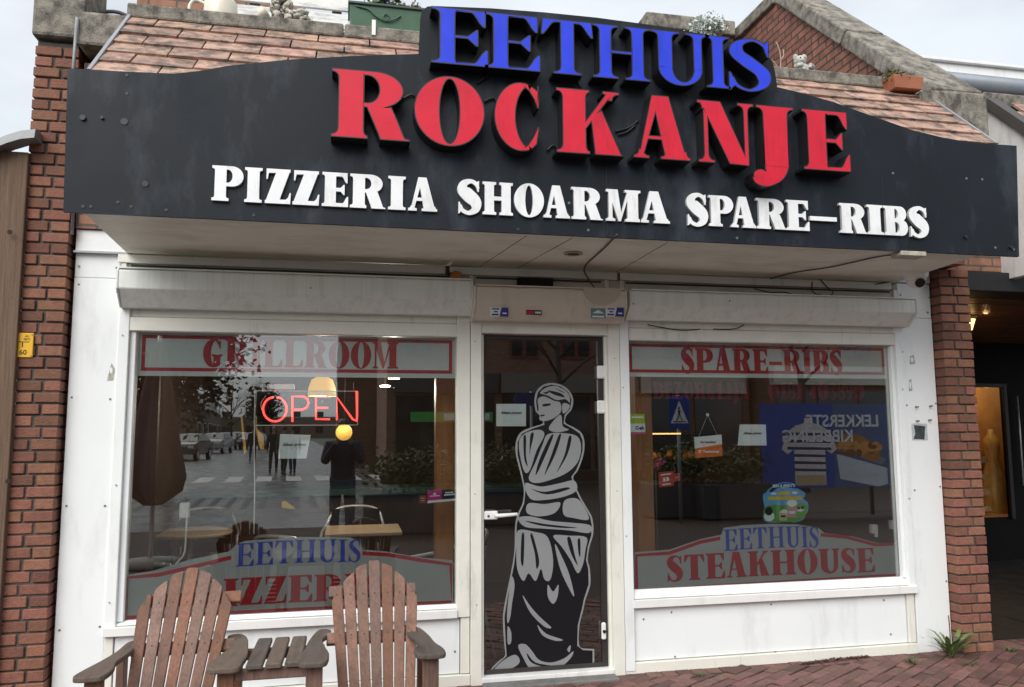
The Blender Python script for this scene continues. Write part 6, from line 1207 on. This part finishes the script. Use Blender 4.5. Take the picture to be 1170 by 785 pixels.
x_, z_ = U(.66, .80); text('words', 'LEKKERSTE', (x_-W_*.02, yb+.004, z_-.02), H_*.20, mat('board_letters', (.85, .88, .9), .5), t, rot=(math.pi/2, 0, math.pi), bold=.006, sx=1.0)
x_, z_ = U(.44, .62); text('words', 'KIBBELING', (x_, yb+.004, z_-.02), H_*.20, MATS['board_letters'], t, rot=(math.pi/2, 0, math.pi), bold=.006)
# ================================================================ PEOPLE (seen mirrored in the left window)
def skin_obj(name, verts, edges, radii, m, parent, root=0, sub=2):
    me = bpy.data.meshes.new(name); me.from_pydata([Vector(v) for v in verts], edges, []); ob = bpy.data.objects.new(name, me); COL.objects.link(ob); ob.parent = parent
    mo = ob.modifiers.new('skin', 'SKIN'); mo.use_smooth_shade = True
    for i, r in enumerate(radii): me.skin_vertices[0].data[i].radius = (r, r) if not isinstance(r, tuple) else r
    me.skin_vertices[0].data[root].use_root = True
    s = ob.modifiers.new('sub', 'SUBSURF'); s.levels = sub; s.render_levels = sub
    me.materials.append(m); return ob
skinm = mat('skin', (.45, .27, .2), .5, .08, 9)
def chain(V, E, R, pts, rs, start=None):
    prev = start
    for p, r in zip(pts, rs):
        V.append(p); R.append(r); k = len(V)-1
        if prev is not None: E.append((prev, k))
        prev = k
    return prev
def person(label, loc, rz, top, legs, hairc, group=None, arms='down', stride=.0, sc=1.0):
    t = thing('person', label, 'person', (0, 0, 0), group)
    hip, kne, ank, sh, elb, wri = .93, .50, .08, 1.42, None, None
    J = {}
    for s in (-1, 1):
        f = stride*s
        J[s, 'hip'] = (s*.09, 0, .90); J[s, 'knee'] = (s*.10, -.04-f*.18, .49); J[s, 'ank'] = (s*.10, .02-f*.30+abs(stride)*.06, .085); J[s, 'toe'] = (s*.11, -.13-f*.30+abs(stride)*.06, .04)
        J[s, 'sh'] = (s*.185, 0, 1.42)
        if arms == 'phone':
            J[s, 'elb'] = (s*.24, -.13, 1.19); J[s, 'wri'] = (s*.085, -.285, 1.46); J[s, 'hand'] = (s*.062, -.32, 1.53)
        else:
            J[s, 'elb'] = (s*.235, .03+f*.06, 1.13); J[s, 'wri'] = (s*.25, -.05+f*.16, .88); J[s, 'hand'] = (s*.25, -.07+f*.18, .79)
    # one continuous body from head to feet
    V, E, R = [], [], []
    chain(V, E, R, [(0, 0, .93), (0, .0, 1.10), (0, 0, 1.28), (0, 0, 1.43), (0, -.005, 1.50), (0, -.02, 1.58), (0, -.02, 1.665), (0, -.015, 1.715)], [(.15, .11), (.135, .095), (.15, .105), (.10, .075), .052, .07, .078, .05])
    for s in (-1, 1):
        chain(V, E, R, [J[s, 'hip'], J[s, 'knee'], J[s, 'ank'], J[s, 'toe']], [.085, .055, .038, .032], 0)
        w_ = chain(V, E, R, [J[s, 'sh'], J[s, 'elb'], J[s, 'wri'], J[s, 'hand']], [.055, .042, .028, .034], 3)
        h_ = Vector(J[s, 'hand']); d = (h_-Vector(J[s, 'wri'])).normalized(); sd = Vector((0, 1, 0)) if arms != 'phone' else Vector((-s, 0, 0))
        for k, (o, L_) in enumerate(((-.03, .06), (-.01, .072), (.01, .068), (.03, .052))):
            a = h_+d*.02+sd*o*.8; inn = Vector((-s*.02, 0, 0)) if arms != 'phone' else Vector((0, -.02, 0))
            chain(V, E, R, [tuple(a), tuple(a+d*L_*.5+inn*.4), tuple(a+d*L_+inn*1.4)], [.0095, .0085, .0075], w_)
        chain(V, E, R, [tuple(h_+sd*-.035+Vector((-s*.01, -.01, -.01))), tuple(h_+sd*-.045+d*.035+Vector((-s*.02, -.015, 0)))], [.011, .009], w_)
    skin_obj('body', V, E, R, skinm, t)
    # face
    b = MB(); b.blob((0, -.098, 1.63), (.013, .02, .024), 8); b.build('nose', skinm, t)
    for s in (-1, 1):
        b = MB(); b.blob((s*.031, -.088, 1.658), (.012, .008, .008), 8); b.build('eye', black_d, t); b = MB(); b.blob((s*.079, -.015, 1.645), (.012, .024, .034), 8); b.build('ear', skinm, t)
    b = MB(); b.blob((0, -.088, 1.585), (.024, .008, .006), 8); b.build('mouth', mat('lip', (.3, .1, .09), .5), t)
    b = MB(); b.blob((0, .008, 1.69), (.089, .098, .082), 14, .004); b.build('hair', hairc, t)
    # jacket with sleeves, trousers, shoes
    V, E, R = [], [], []
    chain(V, E, R, [(0, 0, .80), (0, 0, .95), (0, 0, 1.12), (0, 0, 1.29), (0, 0, 1.42), (0, 0, 1.485)], [(.185, .14), (.18, .135), (.165, .125), (.185, .14), (.14, .105), .075])
    for s in (-1, 1): chain(V, E, R, [J[s, 'sh'], J[s, 'elb'], J[s, 'wri']], [.078, .062, .046], 4)
    skin_obj('jacket', V, E, R, top, t, 0)
    V, E, R = [], [], []
    chain(V, E, R, [(0, 0, .93)], [(.16, .12)])
    for s in (-1, 1):
        a = J[s, 'ank']; chain(V, E, R, [J[s, 'hip'], J[s, 'knee'], (a[0], a[1], a[2]+.02)], [.098, .07, .055], 0)
    skin_obj('trousers', V, E, R, legs, t, 0)
    for s in (-1, 1):
        a, o = Vector(J[s, 'ank']), Vector(J[s, 'toe']); b = MB(); b.tube([a+Vector((0, .05, -.03)), a+Vector((0, -.02, -.03)), o, o+Vector((0, -.04, -.005))], [.045, .05, .042, .02], 10); b.build('shoe', black_d, t)
    t.location = loc; t.rotation_euler.z = rz; t.scale = (sc,)*3; return t
navy_c = mat('navy_cloth', (.02, .026, .05), .85, .2, 9); dk = mat('charcoal_cloth', (.04, .038, .04), .85, .2, 9); jean = mat('denim', (.03, .045, .09), .85, .2, 9); hb = mat('brown_hair', (.05, .03, .02), .6, .3, 20); oliv = mat('olive_coat', (.09, .085, .06), .85, .2, 9); hl = mat('grey_hair', (.3, .28, .26), .6, .3, 20)
# the photographer stands behind the camera (the camera is the phone's lens), facing the shop
pp = person('photographer in a navy coat and jeans holding up a phone with both hands', (-.03, CAMP.y-.39, 0), math.pi, navy_c, jean, hb, arms='phone')
ph = thing('phone', 'black phone held up by the photographer', 'phone', (CAMP.x-.01, CAMP.y-.025, 1.60)); b = MB(); b.box(CAMP.x-.075, CAMP.x+.075, CAMP.y-.03, CAMP.y-.021, 1.575, 1.652); b.build('case', black_d, ph, .004)
for lab, px, Yq, rz, a, c_, hh, st_ in (('pedestrian in a dark coat walking down the street with a grey head of hair', 312, 27, 0, dk, dk, hl, .7), ('pedestrian in an olive coat beside two others in the street', 324, 25, .2, oliv, dk, hb, -.8), ('pedestrian in a navy jacket and jeans at the kerb', 334, 26, -.2, navy_c, jean, hb, .9), ('lone pedestrian far down the street near the cars', 288, 40, 0, dk, jean, hb, .6)):
    q = mir(px, 530, Yq); person(lab, (q.x, q.y, 0), rz, a, c_, hh, 'pedestrians in the street', stride=st_)
